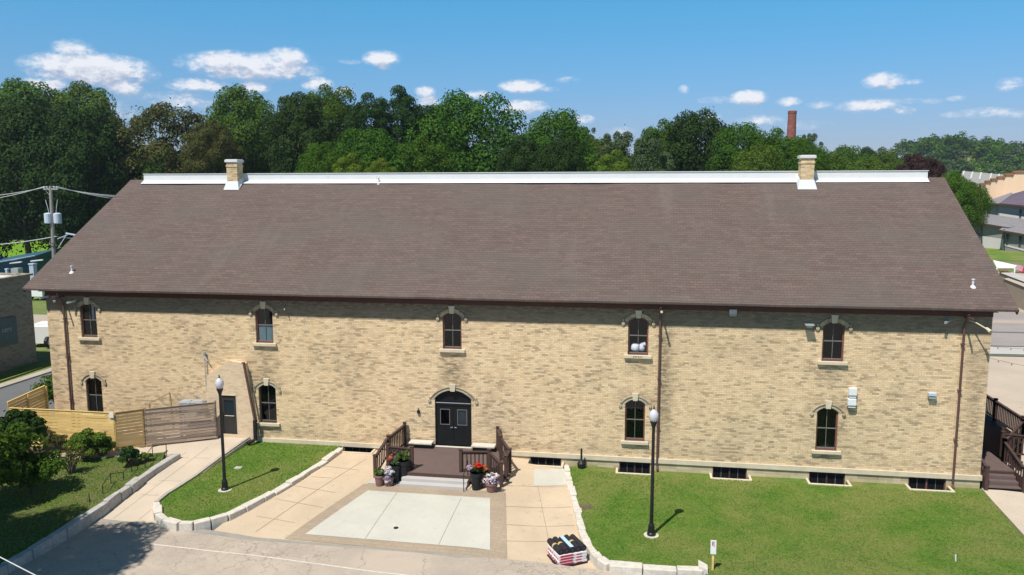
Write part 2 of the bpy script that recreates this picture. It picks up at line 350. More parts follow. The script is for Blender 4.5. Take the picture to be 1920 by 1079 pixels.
    t = b.n('ShaderNodeBsdfTransparent', {'Color': (.8,.82,.84,1)}); gl = b.n('ShaderNodeBsdfGlossy', {'Color': (.8,.85,.9,1), 'Roughness': .04})
    mx = b.n('ShaderNodeMixShader', {0: fr.outputs[0], 1: t.outputs[0], 2: gl.outputs[0]}); b.t.links.new(mx.outputs[0], out.inputs[0])
    m, b, out = newmat('lamp_globe'); finish(b, out, (.72,.70,.75,1), .25, spec=.5, extra={'Transmission Weight': .25})
build_mats()
M = MATS

# ------------------------------------------------------------------ object helpers
def tag(o, label=None, cat=None, group=None, kind=None):
    if label: o['label'] = label
    if cat: o['category'] = cat
    if group: o['group'] = group
    if kind: o['kind'] = kind
    return o
def thing(name, label, cat, loc=(0,0,0), group=None, rz=0.):
    o = bpy.data.objects.new(name, None); COL.objects.link(o); o.location = loc; o.rotation_euler = (0,0,rz); o.empty_display_size = .2
    return tag(o, label, cat, group)
def link(me, name, mat, parent=None, world=True):
    o = bpy.data.objects.new(name, me); COL.objects.link(o)
    for mm in (mat if isinstance(mat, (list, tuple)) else [mat]): me.materials.append(M[mm])
    if parent is not None:
        o.parent = parent
        if world:
            p, off = parent, Vector((0,0,0))
            while p is not None: off += p.location; p = p.parent
            o.location = -off
    return o
class MB:
    def __init__(s): s.v = []; s.f = []; s.mi = []; s.cur = 0
    def add(s, vs, fs):
        k = len(s.v); s.v += [tuple(v) for v in vs]; s.f += [tuple(i+k for i in f) for f in fs]; s.mi += [s.cur]*len(fs); return s
    def box(s, x0, x1, y0, y1, z0, z1):
        return s.add([(x0,y0,z0),(x1,y0,z0),(x1,y1,z0),(x0,y1,z0),(x0,y0,z1),(x1,y0,z1),(x1,y1,z1),(x0,y1,z1)],
                     [(0,3,2,1),(4,5,6,7),(0,1,5,4),(1,2,6,5),(2,3,7,6),(3,0,4,7)])
    def obox(s, c, ex, ey, ez):
        c, ex, ey, ez = map(Vector, (c, ex, ey, ez)); vs = []
        for k in (-1, 1):
            for i, j in ((-1,-1),(1,-1),(1,1),(-1,1)): vs.append(c+ex*i+ey*j+ez*k)
        return s.add(vs, [(0,3,2,1),(4,5,6,7),(0,1,5,4),(1,2,6,5),(2,3,7,6),(3,0,4,7)])
    def bar(s, a, b, w, h, up=(0,0,1)):
        a, b = Vector(a), Vector(b); d = (b-a); L = d.length; d.normalize(); u = Vector(up); sd_ = d.cross(u)
        if sd_.length < 1e-4: sd_ = Vector((1,0,0))
        sd_.normalize(); u = sd_.cross(d)
        return s.obox((a+b)/2, d*L/2, sd_*w/2, u*h/2)
    def tube(s, pts, r, n=8, cap=True):
        pts = [Vector(p) for p in pts]; rs = r if isinstance(r, (list, tuple)) else [r]*len(pts); k = len(s.v); vs = []; fs = []
        pv = None
        for i, p in enumerate(pts):
            d = (pts[min(i+1, len(pts)-1)]-pts[max(i-1, 0)]).normalized()
            a = pv if pv is not None else (Vector((1,0,0)) if abs(d.x) < .9 else Vector((0,1,0)))
            a = (a-d*a.dot(d)).normalized(); pv = a; b = d.cross(a)
            for j in range(n): t = 2*pi*j/n; vs.append(p+(a*cos(t)+b*sin(t))*rs[i])
        for i in range(len(pts)-1):
            for j in range(n): q = (j+1) % n; fs.append((i*n+j, i*n+q, (i+1)*n+q, (i+1)*n+j))
        if cap: fs += [tuple(range(n-1, -1, -1)), tuple((len(pts)-1)*n+j for j in range(n))]
        return s.add(vs, fs)
    def lathe(s, c, prof, n=16):
        c = Vector(c); return s.tube([c+Vector((0,0,z)) for r, z in prof], [max(r, .001) for r, z in prof], n)
    def prism(s, poly, y0, y1):       # polygon in XZ extruded along Y
        n = len(poly); vs = [(x,y0,z) for x,z in poly]+[(x,y1,z) for x,z in poly]
        return s.add(vs, [tuple(range(n)), tuple(range(2*n-1, n-1, -1))]+[(i, i+n, (i+1) % n+n, (i+1) % n) for i in range(n)])
    def prismx(s, poly, x0, x1):      # polygon in YZ extruded along X
        n = len(poly); vs = [(x0,y,z) for y,z in poly]+[(x1,y,z) for y,z in poly]
        return s.add(vs, [tuple(range(n-1, -1, -1)), tuple(range(n, 2*n))]+[(i, (i+1) % n, (i+1) % n+n, i+n) for i in range(n)])
    def build(s, name, mat, parent=None, world=True, smooth=False, bevel=0.):
        me = bpy.data.meshes.new(name); me.from_pydata(s.v, [], s.f)
        bm = bmesh.new(); bm.from_mesh(me)
        for i, f in enumerate(bm.faces): f.material_index = s.mi[i]; f.smooth = smooth
        bmesh.ops.recalc_face_normals(bm, faces=bm.faces); bm.to_mesh(me); bm.free()
        o = link(me, name, mat, parent, world)
        if bevel:
            md = o.modifiers.new('bevel', 'BEVEL'); md.width = bevel; md.segments = 2; md.limit_method = 'ANGLE'
        return o
def smooth_angle(o):
    for p in o.data.polygons: p.use_smooth = True
def sheet(name, poly, zf, mat, sp=.8, kind='structure', dz=0., skirt=.0, parent=None, holes=()):
    """a ground sheet: polygon in XY draped over zf, refined on a grid"""
    poly = [Vector((p[0], p[1])) for p in poly]; pts = []; n = len(poly)
    edges = []
    loops = [poly]+[[Vector(h) for h in hh] for hh in holes]
    for lp in loops:
        base = len(pts); m_ = 0
        for i, a in enumerate(lp):
            bb = lp[(i+1) % len(lp)]; k = max(1, int((bb-a).length/sp))
            for j in range(k): pts.append(a+(bb-a)*j/k); m_ += 1
        edges += [(base+i, base+(i+1) % m_) for i in range(m_)]
    x0, x1 = min(p.x for p in poly), max(p.x for p in poly); y0, y1 = min(p.y for p in poly), max(p.y for p in poly)
    nx, ny = int((x1-x0)/sp)+1, int((y1-y0)/sp)+1
    for i in range(nx):
        for j in range(ny): pts.append(Vector((x0+(i+.5+.2*sin(j*7.1+i))*sp, y0+(j+.5+.2*cos(i*5.3+j))*sp)))
    vo, _, fo, _, _, _ = geometry.delaunay_2d_cdt(pts, edges, [], 1, 1e-5)
    def inside(p, lp):
        c = False; j = len(lp)-1
        for i in range(len(lp)):
            if (lp[i].y > p.y) != (lp[j].y > p.y) and p.x < (lp[j].x-lp[i].x)*(p.y-lp[i].y)/(lp[j].y-lp[i].y)+lp[i].x: c = not c
            j = i
        return c
    fs = []
    for f in fo:
        c = sum((vo[i] for i in f), Vector((0,0)))/len(f)
        if inside(c, loops[0]) and not any(inside(c, h) for h in loops[1:]): fs.append(tuple(f))
    vs = [(v.x, v.y, zf(v.x, v.y)+dz) for v in vo]
    if skirt:
        from collections import Counter
        ec = Counter()
        for f in fs:
            for i in range(len(f)): ec[frozenset((f[i], f[(i+1) % len(f)]))] += 1
        mp = {}
        for e, c in ec.items():
            if c == 1:
                a, bb = tuple(e)
                for q in (a, bb):
                    if q not in mp: mp[q] = len(vs); vs.append((vs[q][0], vs[q][1], vs[q][2]-skirt))
                fs.append((a, bb, mp[bb], mp[a]))
    me = bpy.data.meshes.new(name); me.from_pydata(vs, [], fs)
    bm = bmesh.new(); bm.from_mesh(me); bmesh.ops.recalc_face_normals(bm, faces=bm.faces)
    up = sum(f.normal.z*f.calc_area() for f in bm.faces)
    if up < 0: bmesh.ops.reverse_faces(bm, faces=bm.faces)
    bm.to_mesh(me); bm.free()
    o = link(me, name, mat, parent)
    if kind and parent is None: o['kind'] = kind
    return o
def ss(a, b, x): t = min(1, max(0, (x-a)/(b-a))); return t*t*(3-2*t)
def copy_tree(o, parent=None):
    c = o.copy(); COL.objects.link(c); c.parent = parent
    for ch in list(o.children): copy_tree(ch, c)
    return c

# ------------------------------------------------------------------ ground heights
def z_pave(x, y):
    s = ss(-15, -19.5, x); y = min(y, 0); return (-.33-.0045*y*y-.23*ss(-6.2, -3.2, x))*(1-s)+(.02+.083*y)*s
def z_isl(x, y): return -.22+.032*y
def z_gard(x, y): return -.10+.035*(y+2)
def z_law(x, y): return -.625+.004*y+.12*(1-ss(-4, 0, x))*ss(-4, 0, y)
def z_road(x, y): return -.735+.004*(y+9)-.08*ss(-8, -1, x)
CLEAR = (-60, 45, -70, 1.2)
def z_terr(x, y):
    if CLEAR[0] <= x <= CLEAR[1] and CLEAR[2] <= y <= CLEAR[3]: return -1.7
    z = -.62
    z += 5.5*ss(75, 150, y)*ss(-40, -90, x)
    z += (24+3*sin(x*.045))*ss(150, 186, x)*ss(395, 500, y)*(1-ss(640, 900, y))
    z += 5*ss(120, 400, y)
    return z
def terrain():
    xs = sorted(set([-3000,-1500,-800,-500]+list(range(-400,-60,20))+[-60.05,-60,-40,-20,0,20,45,45.05]+list(range(60,420,20))+[420,500,600,800,1500,3000]))
    ys = sorted(set([-400,-150,-70.05,-70,-40,-20,1.2,1.25,10,20,40]+list(range(60,300,15))+list(range(300,720,20))+[800,1000,1600,2500,4000]))
    vs = [(x, y, z_terr(x, y)) for y in ys for x in xs]; nx = len(xs)
    fs = [(j*nx+i, j*nx+i+1, (j+1)*nx+i+1, (j+1)*nx+i) for j in range(len(ys)-1) for i in range(nx-1)]
    m = MB(); m.add(vs, fs); o = m.build('ground', 'field'); o['kind'] = 'structure'
terrain()
GPx = lambda pts, zf: [tuple(GP(x, y, zf)[:2]) for x, y in pts]

# edges read from the photograph, laid on the ground
isl_left = [(474,825),(440,846),(400,871),(350,905),(315,926),(293,944)]
isl_stone = [(293,944),(298,973),(335,984),(372,984),(430,967),(500,932),(560,898),(600,872),(640,843)]
gard_wall = [(333,855),(300,874),(270,893),(200,943),(150,975),(100,1008),(20,1056),(-45,1096)]
law_stone = [(1062,876),(1068,905),(1077,938),(1084,965),(1091,995),(1101,1022),(1118,1045),(1143,1062),(1200,1067),(1260,1070),(1318,1073)]
W_ISL_L = GPx(isl_left, z_isl); W_ISL_S = GPx(isl_stone, z_isl); W_GW = GPx(gard_wall, z_gard); W_LS = GPx(law_stone, z_law)
road_edge = GPx([(150,968),(180,972),(400,995),(480,1008),(1000,1062),(1120,1077)], z_pave)
def wells(px0, px1):
    a, b_ = YP(px0, 880, 0).x, YP(px1, 880, 0).x; return a, b_
WELLS = [(-14.82,-13.2,'p'),(-5.2,-3.6,'p'),(-.85,.7,'l'),(3.55,5.2,'l'),(7.93,9.6,'l'),(12.27,13.95,'l')]
def notch(x0, x1, d=.62): return [(x1,-.02),(x1,-d),(x0,-d),(x0,-.02)]
def ground():
    # roadway
    sheet('road', [(-60,-60),(45,-60),(45,-10.6),(12,-10.5),(3,-10.3)]+[(p[0], p[1]) for p in reversed(road_edge)]+[(-26,-8.2),(-40,-8),(-60,-8)], z_road, 'cracked_road', 2.)
    # plaza and path
    xr = W_LS[0][0]+.15
    pl = [(-14.5,-.02)] + [(-13.2,-.02),(-13.2,-.62),(-14.82,-.62)] if False else []
    plaza = [(-14.95,-.02),(-14.82,-.02),(-14.82,-.62),(-13.2,-.62),(-13.2,-.02),(-5.2,-.02),(-5.2,-.62),(-3.6,-.62),(-3.6,-.02),(W_LS[0][0]+.04,-.02)]
    plaza = plaza[::-1]+[(p[0]-.05, p[1]) for p in W_ISL_S[::-1][1:-4]]
    e = [(p[0], p[1]-.05) for p in road_edge]
    plaza += [e[2], e[3], e[4], e[5]] + [(p[0]+.04, p[1]) for p in W_LS[:8][::-1]]
    sheet('plaza_paving', plaza, z_pave, 'tan_paving', .7, skirt=.5)
    path = [(-19.4,-.02),(-24.5,-.02),(-24.9,-2.2)]+[(x-.15, y) for x, y in W_GW[:4]]+[(-22.6,-8.7),e[1],(-17.2,-9.02),(-18.2,-8.6)]+[(p[0]+.12, p[1]) for p in W_ISL_L[::-1]]
    sheet('path', path, z_pave, 'path_concrete', .6, skirt=.5, dz=-.004)
    P = lambda l: GPx(l, z_pave)
    sheet('patio_border', P([(683,908),(948,924),(951,1056),(533,1011)]), z_pave, 'brown_band', .5, dz=.016)
    sheet('patio_slab', P([(690,921),(919,935.5),(919,1033),(572,1003)]), z_pave, 'pale_slab', .5, dz=.028)
    sheet('patio_patch', P([(1001,880),(1060,880),(1063,910),(1001,912)]), z_pave, 'pale_slab', .5, dz=.016)
    sheet('patio_patch', P([(688,907),(712,888),(760,900),(760,912)]), z_pave, 'pave_pale', .5, dz=.022)
    gut = MB()
    def strip(mb, a, b_, w, zf, dz, n=10):
        a, b_ = Vector(a), Vector(b_); d = (b_-a).normalized(); s_ = Vector((-d.y, d.x))*w/2; vs = []
        for i in range(n+1):
            p = a+(b_-a)*i/n
            for k in (s_, -s_): vs.append((p.x+k.x, p.y+k.y, zf(p.x+k.x, p.y+k.y)+dz))
        mb.add(vs, [(2*i, 2*i+1, 2*i+3, 2*i+2) for i in range(n)])
    e2 = [Vector((p[0], p[1]-.17)) for p in road_edge]
    for i in range(1, 5): strip(gut, e2[i], e2[i+1], .28, lambda x, y: z_pave(x, y+.1), .016, 12)
    o = gut.build('gutter_strip', 'gutter_grey'); o['kind'] = 'structure'
    # joints between the concrete bays, plus one thin dark line along the path
    j = MB(); z6 = lambda x, y: (480+x/3.097, 800+y/3.097); z3 = lambda x, y: (x/4., 820+y/4.)
    segs = [(z6(640,190),z6(0,612)),(z6(320,292),z6(440,300)),(z6(185,338),z6(460,385)),(z6(110,420),z6(390,472)),(z6(0,520),z6(225,560)),(z6(355,225),z6(600,255)),
            (z6(1612,240),z6(1705,690)),(z6(1440,345),z6(1830,348)),(z6(1450,465),z6(1835,467)),(z6(1450,570),z6(1850,575)),(z6(1455,665),z6(1690,668))]
    for a, b_ in segs: strip(j, P([a])[0], P([b_])[0], .018, z_pave, .010, 14)
    for a, b_ in [(z6(820,385),z6(635,655)),(z6(1192,420),z6(1060,692)),(z6(430,545),z6(1360,640))][:2]: strip(j, P([a])[0], P([b_])[0], .016, z_pave, .036, 10)
    for a, b_ in [(z3(1560,75),z3(850,610)),(z3(1400,110),z3(780,555)),(z3(1140,540),z3(1040,620)),(z3(1190,325),z3(1360,330)),(z3(1460,155),z3(1570,160)),(z3(1310,150),z3(1415,155)),(z3(1060,430),z3(1190,440))]:  # second segment is just a dark line along the path
        strip(j, P([a])[0], P([b_])[0], .016, z_pave, .002, 14)
    o = j.build('paving_joints_lines', 'joint'); o['kind'] = 'structure'
    ln = MB(); R = lambda l: GPx(l, z_road)
    q = R([(270,1019),(400,1034),(480,1042),(700,1072),(900,1096)])
    for i in range(4): strip(ln, q[i], q[i+1], .07, z_road, .005, 8)
    o = ln.build('road_marking', 'line_paint'); o['kind'] = 'structure'
    # lawns
    isl = [(-19.5,-.03),(-14.9,-.03)]+W_ISL_S[::-1][1:]+W_ISL_L[::-1][1:]
    sheet('lawn', isl, z_isl, 'lawn', .4, skirt=.4)
    top = []
    for x0, x1, k in reversed(WELLS):
        if k == 'l': top += [(x1,-.03),(x1,-.6),(x0,-.6),(x0,-.03)]
    rl = [(15.35,-.03)]+top+[(-2.5,-.03)]+W_LS+[(3.0,-11.),(3.2,-16),(14.6,-16),(15.0,-4.8),(15.3,-1.2)]
    sheet('lawn', rl, z_law, 'lawn', .5, skirt=.4)
    gd = [(-24.6,-3.2),(-23.2,-2.5)]+[p for p in W_GW[1:]]+[(-60,-14),(-60,-5.0),(-31,-5.0),(-27,-4.0)]
    sheet('garden_ground', gd, z_gard, 'lawn_rough', .5, skirt=.5)
    sheet('side_path', [(-60,-5.0),(-60,-3.6),(-31,-3.6),(-25.9,-2.7),(-24.9,-2.2),(-23.2,-2.3),(-23.2,-2.6),(-24.6,-3.3),(-27,-4.0),(-31,-5.0)], lambda x, y: z_gard(x, y)+.01, 'path_concrete', .8, skirt=.5)
    sheet('side_yard', [(-60,1.3),(-31.3,1.3),(-31.3,-.01),(-24.5,-.02),(-24.9,-2.25),(-25.9,-2.72),(-31,-3.62),(-60,-3.62)], lambda x, y: -.2, 'soil', 1., skirt=1.5)
    sheet('side_walk', [(15.3,-1.25),(15.42,-.02),(17.0,-.3),(16.9,-6),(17.2,-16),(14.65,-16),(15.05,-4.8)], lambda x, y: -.62, 'path_concrete', .6, skirt=.5, dz=.03)
    sheet('east_yard', [(17.0,-.3),(17.0,1.3),(45,1.3),(45,-16),(17.2,-16),(16.9,-6)], lambda x, y: -.75, 'soil', 2., skirt=1.)
    sheet('east_pad', [(15.34,-.02),(15.34,1.3),(17.0,1.3),(17.0,-.3)], lambda x, y: -.7, 'kerb_concrete', 1., skirt=1.)
    # street on the left, between the two brick buildings
    f = lambda x, y: -.6
    sheet('side_street', [(-42.6,1.25),(-34,1.25),(-34,90),(-42.6,90)], f, 'street_dark', 4.)
    sheet('verge', [(-45.9,1.25),(-43.3,1.25),(-44.2,15.7),(-45.9,15.7)], lambda x, y: -.5, 'lawn', 1.5, skirt=.3)
    sheet('kerb', [(-43.3,1.25),(-42.5,1.25),(-42.5,90),(-43.3,90)], lambda x, y: -.5, 'kerb_concrete', 3., skirt=.15)
    sheet('cross_street', [(-130,24),(-43.4,24),(-43.4,36),(-130,36)], f, 'street_pale', 4., dz=.02)
    # streets and hardstanding on the right
    for nm, y0, y1, mt in [('terrace',12,29,'terrace_beige'),('kerb',29.2,29.6,'street_dark'),('terrace',30,33,'pave_pale'),('street',33.4,39.5,'street'),('kerb',39.5,40.2,'street_dark'),
                           ('street',40.2,45,'street'),('verge',45,47,'street_pale'),('street',47,52,'street'),('verge',52,57,'street_pale'),('street',57,92,'terrace_beige')]:
        sheet(nm, [(17.4,y0),(110,y0+3),(110,y1+3),(17.4,y1)], f, mt, 6., dz=.02)
    sheet('terrace', [(17.4,1.25),(60,1.25),(60,15),(17.4,12)], f, 'terrace_beige', 6., dz=.015)
    sheet('hill_lawn', [(50,112),(140,112),(150,150),(60,150)], z_terr, 'lawn', 5., dz=.05)
    sheet('meadow', [(-175,56),(-62,56),(-60,106),(-175,106)], z_terr, 'meadow', 6., dz=.06)
ground()
def tufts(label, poly, zf, n, seed, mat='leaf_turf', size=.075):
    r = np.random.default_rng(seed); P_ = np.array([(p[0], p[1]) for p in poly]); lo, hi = P_.min(0), P_.max(0); C_ = []
    q = lo+(hi-lo)*r.random((n, 2)); c = np.zeros(n, bool); j = len(P_)-1
    for i in range(len(P_)):
        yi, yj, xi, xj = P_[i,1], P_[j,1], P_[i,0], P_[j,0]
        if yi != yj: c ^= ((yi > q[:,1]) != (yj > q[:,1])) & (q[:,0] < (xj-xi)*(q[:,1]-yi)/(yj-yi)+xi)
        j = i
    q = q[c]; z = np.array([zf(x, y) for x, y in q]); cs = np.column_stack([q, z+.02]); d = r.normal(0, 1, (len(q), 3)); d[:, 2] = np.abs(d[:, 2])*.5
    me = leaves_mesh('turf', cs, d/np.linalg.norm(d, axis=1)[:, None], size, mat, seed, aspect=.35); o = bpy.data.objects.new('grass', me); COL.objects.link(o); tag(o, label, 'grass', kind='stuff')
def stones(name, label, path, zf, top, w=.34, hh=.4, ln=(.55,1.05), mat='limestone_white', off=0., thin=False):
    m = MB(); rnd = random.Random(len(path)*31+int(ln[0]*10)); pts = [Vector(p) for p in path]; cur = 0; seg = []
    L = [0]
    for a, b_ in zip(pts, pts[1:]): L.append(L[-1]+(b_-a).length)
    def at(t):
        for i in range(len(pts)-1):
            if t <= L[i+1] or i == len(pts)-2: return pts[i]+(pts[i+1]-pts[i])*((t-L[i])/(L[i+1]-L[i]))
    t = 0
    while t < L[-1]-.1:
        l = min(rnd.uniform(*ln), L[-1]-t); a, b_ = at(t), at(t+l-.02); d = (b_-a); 
        if d.length < .05: break
        d.normalize(); n = Vector((-d.y, d.x)); ww = w*(1 if thin else rnd.uniform(.85, 1.15)); tz = top+(0 if thin else rnd.uniform(-.035, .035))
        vs = []
        for k, sc in ((0, 1.), (1, .93 if not thin else 1.)):
            for p, s_ in ((a, 1), (b_, 1), (b_, -1), (a, -1)):
                jx = 0 if thin else rnd.uniform(-.03, .03); q = p+n*(s_*ww/2*sc+jx+off)
                zz = zf(p.x, p.y)+(tz+(0 if thin else rnd.uniform(-.02, .02)) if k else tz-hh)
                vs.append((q.x, q.y, zz))
        m.add(vs, [(0,1,2,3),(7,6,5,4),(0,4,5,1),(1,5,6,2),(2,6,7,3),(3,7,4,0)]); t += l
    o = m.build(name, mat, bevel=.0 if thin else .03); tag(o, label, 'edging' if 'edg' in name or 'kerb' in name else 'wall'); return o
stones('stone_edging', 'white limestone block edging curving round the lamp post lawn beside the tan plaza', W_ISL_S, z_isl, .10, hh=.5)
stones('stone_edging', 'white limestone block edging along the left side of the large right lawn', W_LS[:8], z_law, .08, hh=.5, ln=(.4,.75), w=.32)
stones('stone_edging', 'large white limestone blocks along the front of the large right lawn', W_LS[7:], z_law, .12, hh=.6, ln=(.9,1.5), w=.4)
stones('concrete_kerb', 'thin pale concrete kerb between the sloping path and the small lawn', W_ISL_L, lambda x, y: max(z_isl(x, y), z_pave(x, y)), .08, w=.16, hh=.4, ln=(1.,1.), mat='kerb_concrete', thin=True)
stones('stone_wall', 'long low grey stone wall edging the shaded garden beside the path', W_GW, z_gard, .12, w=.36, hh=.75, mat='grey_stone', ln=(.7,1.3))
pe = Vector(W_LS[-1]); m = MB(); m.add([(pe.x-.18,pe.y-.14,-1),(pe.x+.2,pe.y-.18,-1),(pe.x+.22,pe.y+.2,-1),(pe.x-.15,pe.y+.2,-1),(pe.x-.17,pe.y-.12,-.38),(pe.x+.16,pe.y-.14,-.48),(pe.x+.17,pe.y+.14,-.44),(pe.x-.16,pe.y+.18,-.28)], [(0,3,2,1),(4,5,6,7),(0,1,5,4),(1,2,6,5),(2,3,7,6),(3,0,4,7)])
tag(m.build('standing_stone', 'limestone_white', bevel=.02), 'upright pointed white stone at the end of the block edging', 'stone')

# ------------------------------------------------------------------ the brick building
XL, XR, DEP, EZ, RZ = -31.3, 15.33, 18.04, 7.66, 13.37
EXL, EXR, EY, RY = -32.15, 16.11, -.6, 9.02
SL = (RZ-EZ)/(RY-EY)
def arch(xc, w, z0, zs, zc, n=9):
    """opening outline, bottom-left, bottom-right, then the arc right to left"""
    h = zc-zs; r = (w*w/4+h*h)/(2*h); a = math.asin(w/2/r); pts = [(xc-w/2, z0), (xc+w/2, z0)]
    for i in range(n): t = a-2*a*i/(n-1); pts.append((xc+r*sin(t), zc-r+r*cos(t)))
    return pts
WX = [-28.86, -18.9, -9.05, -.025, 8.74]
UP = [(x, .95, 5.02, 6.62, 6.84) for x in WX]
LO = [(x+dx, .95, .80, 2.62, 2.84) for x, dx in ((WX[0],.02),(WX[1],0),(WX[3],-.08),(WX[4],-.08))]
DOOR = (-9.05, 1.86, .06, 2.5, 2.93)
def building():
    B = thing('brick_building', 'long two storey cream brick building under a brown shingle gable roof', 'building', (-8, 9, 0))
    outer = [(XL,0),(XR,0),(XR,EZ+.2),(XL,EZ+.2)]
    holes = [arch(*a) for a in UP+LO+[DOOR]]
    def faced(name, outer, holes, mat, y=0., depth=.24):
        loops = [[Vector((x, 0, z)) for x, z in lp] for lp in [outer]+holes]
        tris = geometry.tessellate_polygon(loops); vs = [(v.x, y, v.z) for lp in loops for v in lp]; m = MB(); m.add(vs, tris)
        for h in holes:
            n = len(h); m.add([(x,y,z) for x,z in h]+[(x,y+depth,z) for x,z in h], [(i, (i+1) % n, (i+1) % n+n, i+n) for i in range(n)])
        return m
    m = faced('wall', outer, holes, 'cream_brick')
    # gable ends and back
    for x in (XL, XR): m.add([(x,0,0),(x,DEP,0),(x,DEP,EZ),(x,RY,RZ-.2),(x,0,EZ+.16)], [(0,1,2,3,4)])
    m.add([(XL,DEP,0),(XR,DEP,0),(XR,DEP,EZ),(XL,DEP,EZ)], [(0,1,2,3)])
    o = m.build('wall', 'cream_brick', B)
    # water table and foundation
    m = MB(); zt = lambda x: 0
    m.box(XL-.06, DOOR[0]-1.25, -.10, .1, -.24, -.004); m.box(DOOR[0]+1.25, XR+.06, -.10, .1, -.24, -.004); m.box(DOOR[0]-1.25, DOOR[0]+1.25, -.06, .1, -.3, -.004)
    m.box(XR-.1, XR+.06, .1, DEP, -.24, -.004); m.box(XL-.06, XL+.1, .1, DEP, -.24, -.004)
    m.build('water_table', 'limestone', B, bevel=.012)
    bh = [[(x0+.04,-.95),(x1-.04,-.95),(x1-.04,-.26),(x0+.04,-.26)] for x0, x1, k in WELLS]
    m = faced('foundation', [(XL,-1.8),(XR,-1.8),(XR,-.2),(XL,-.2)], bh, '', y=-.03, depth=.2)
    m.add([(XR,-.03,-1.8),(XR,DEP,-1.8),(XR,DEP,-.2),(XR,-.03,-.2)], [(0,1,2,3)]); m.add([(XL,-.03,-1.8),(XL,DEP,-1.8),(XL,DEP,-.2),(XL,-.03,-.2)], [(0,1,2,3)])
    m.build('foundation', 'foundation_stone', B)
    # roof: gently uneven front slope, back slope, thickness
    nx, ny = 96, 18; vs = []; rr = random.Random(3)
    def wav(x, t): return (.022*sin(x*.55+1)+.018*sin(x*1.7+t*3)+.02*sin(x*.23+t*6)) * (1 if 0 < t < 1 else .4)
    for j in range(ny+1):
        for i in range(nx+1):
            t = j/ny; x = EXL+(EXR-EXL)*i/nx; y = EY+(RY-EY)*t; vs.append((x, y, EZ+(RZ-EZ)*t+wav(x, t)*.8))
    fs = [(j*(nx+1)+i, j*(nx+1)+i+1, (j+1)*(nx+1)+i+1, (j+1)*(nx+1)+i) for j in range(ny) for i in range(nx)]
    m = MB(); m.add(vs, fs)
    k = nx+1; tops = vs[:k]; m.add(tops+[(x,y+.02,z-.10) for x,y,z in tops], [(i, i+1, k+i+1, k+i) for i in range(nx)])
    m.add([(EXL,RY,RZ),(EXR,RY,RZ),(EXR,DEP-EY,EZ),(EXL,DEP-EY,EZ)], [(0,1,2,3)])
    for x in (EXL, EXR): m.add([(x,EY,EZ),(x,RY,RZ),(x,DEP-EY,EZ),(x,DEP-EY,EZ-.1),(x,RY,RZ-.1),(x,EY+.02,EZ-.1)], [(0,1,4,5),(1,2,3,4)])
    m.add([(EXL,EY+.02,EZ-.10),(EXR,EY+.02,EZ-.10),(EXR,RY,RZ-.1),(EXL,RY,RZ-.1)], [(0,1,2,3)])
    roof = m.build('roof', 'shingle', B)
    for xe in (EXL+.03, EXR-.03): m = MB(); m.bar((xe,EY+.05,EZ-.14),(xe,RY,RZ-.14),.04,.2); m.build('rake_board', 'brown_wood', roof)
    m = MB(); m.box(XL, XR, -.05, .0, EZ-.42, EZ+.1); m.box(XL, XR, EY+.07, -.05, EZ-.15, EZ-.13); m.build('frieze_board', 'frieze', B)
    m = MB(); m.prismx([(8.47,13.12),(8.82,13.33),(8.84,13.71),(9.2,13.71),(9.22,13.3),(9.57,13.12)], -31.1, 15.2)
    m.prismx([(8.80,13.70),(8.80,13.74),(9.24,13.74),(9.24,13.70)], -31.13, 15.23)
    for x in np.arange(-28, 15, 3.05): m.prismx([(8.49,13.10),(8.81,13.345),(8.83,13.70),(8.9,13.70),(8.9,13.0)], x, x+.05)
    m.build('ridge_cap', 'membrane', roof)
    for xc, label in ((YP(441,330,8.5).x, None), (YP(1511,330,8.5).x, None)):
        m = MB(); y0, y1 = 8.12, 8.82; zb = lambda y: EZ+(y-EY)*SL
        m.box(xc-.345, xc+.345, y0, y1, 12.4, 14.40); m.box(xc-.375, xc+.375, y0-.03, y1+.03, 14.12, 14.22)
        c = m.build('chimney', 'chimney_brick', B)
        m = MB(); m.box(xc-.42, xc+.42, y0-.07, y1+.07, 14.40, 14.55); m.box(xc-.37, xc+.37, y0-.03, y1+.03, 14.55, 14.58); m.build('cap', 'membrane', c, bevel=.015)
        m = MB(); zf = zb(y0); m.add([(xc-.5,y0-.2,zb(y0-.2)+.02),(xc+.5,y0-.2,zb(y0-.2)+.02),(xc+.47,y1+.2,zb(y1)+.3),(xc-.47,y1+.2,zb(y1)+.3),
            (xc-.365,y0-.02,zf+.42),(xc+.365,y0-.02,zf+.42),(xc+.365,y1+.02,zf+.7),(xc-.365,y1+.02,zf+.7)], [(0,1,5,4),(1,2,6,5),(2,3,7,6),(3,0,4,7)])
        m.build('flashing', 'membrane', c)
    for px, py in ((135,510),(710,344),(1824,537)):
        d = ray(px, py); k = (EZ-SL*EY-CAM[2]+SL*CAM[1])/(d[2]-SL*d[1]); p = Vector(CAM+d*k)
        m = MB(); m.tube([p-Vector((0,0,.1)), p+Vector((0,0,.3))], .05, 10); m.tube([p+Vector((0,0,.28)), p+Vector((0,0,.33))], .075, 10); m.tube([p+Vector((0,0,-.06)), p+Vector((0,-.02,.04))], [.16,.06], 10)
        m.build('roof_vent', 'membrane', roof)
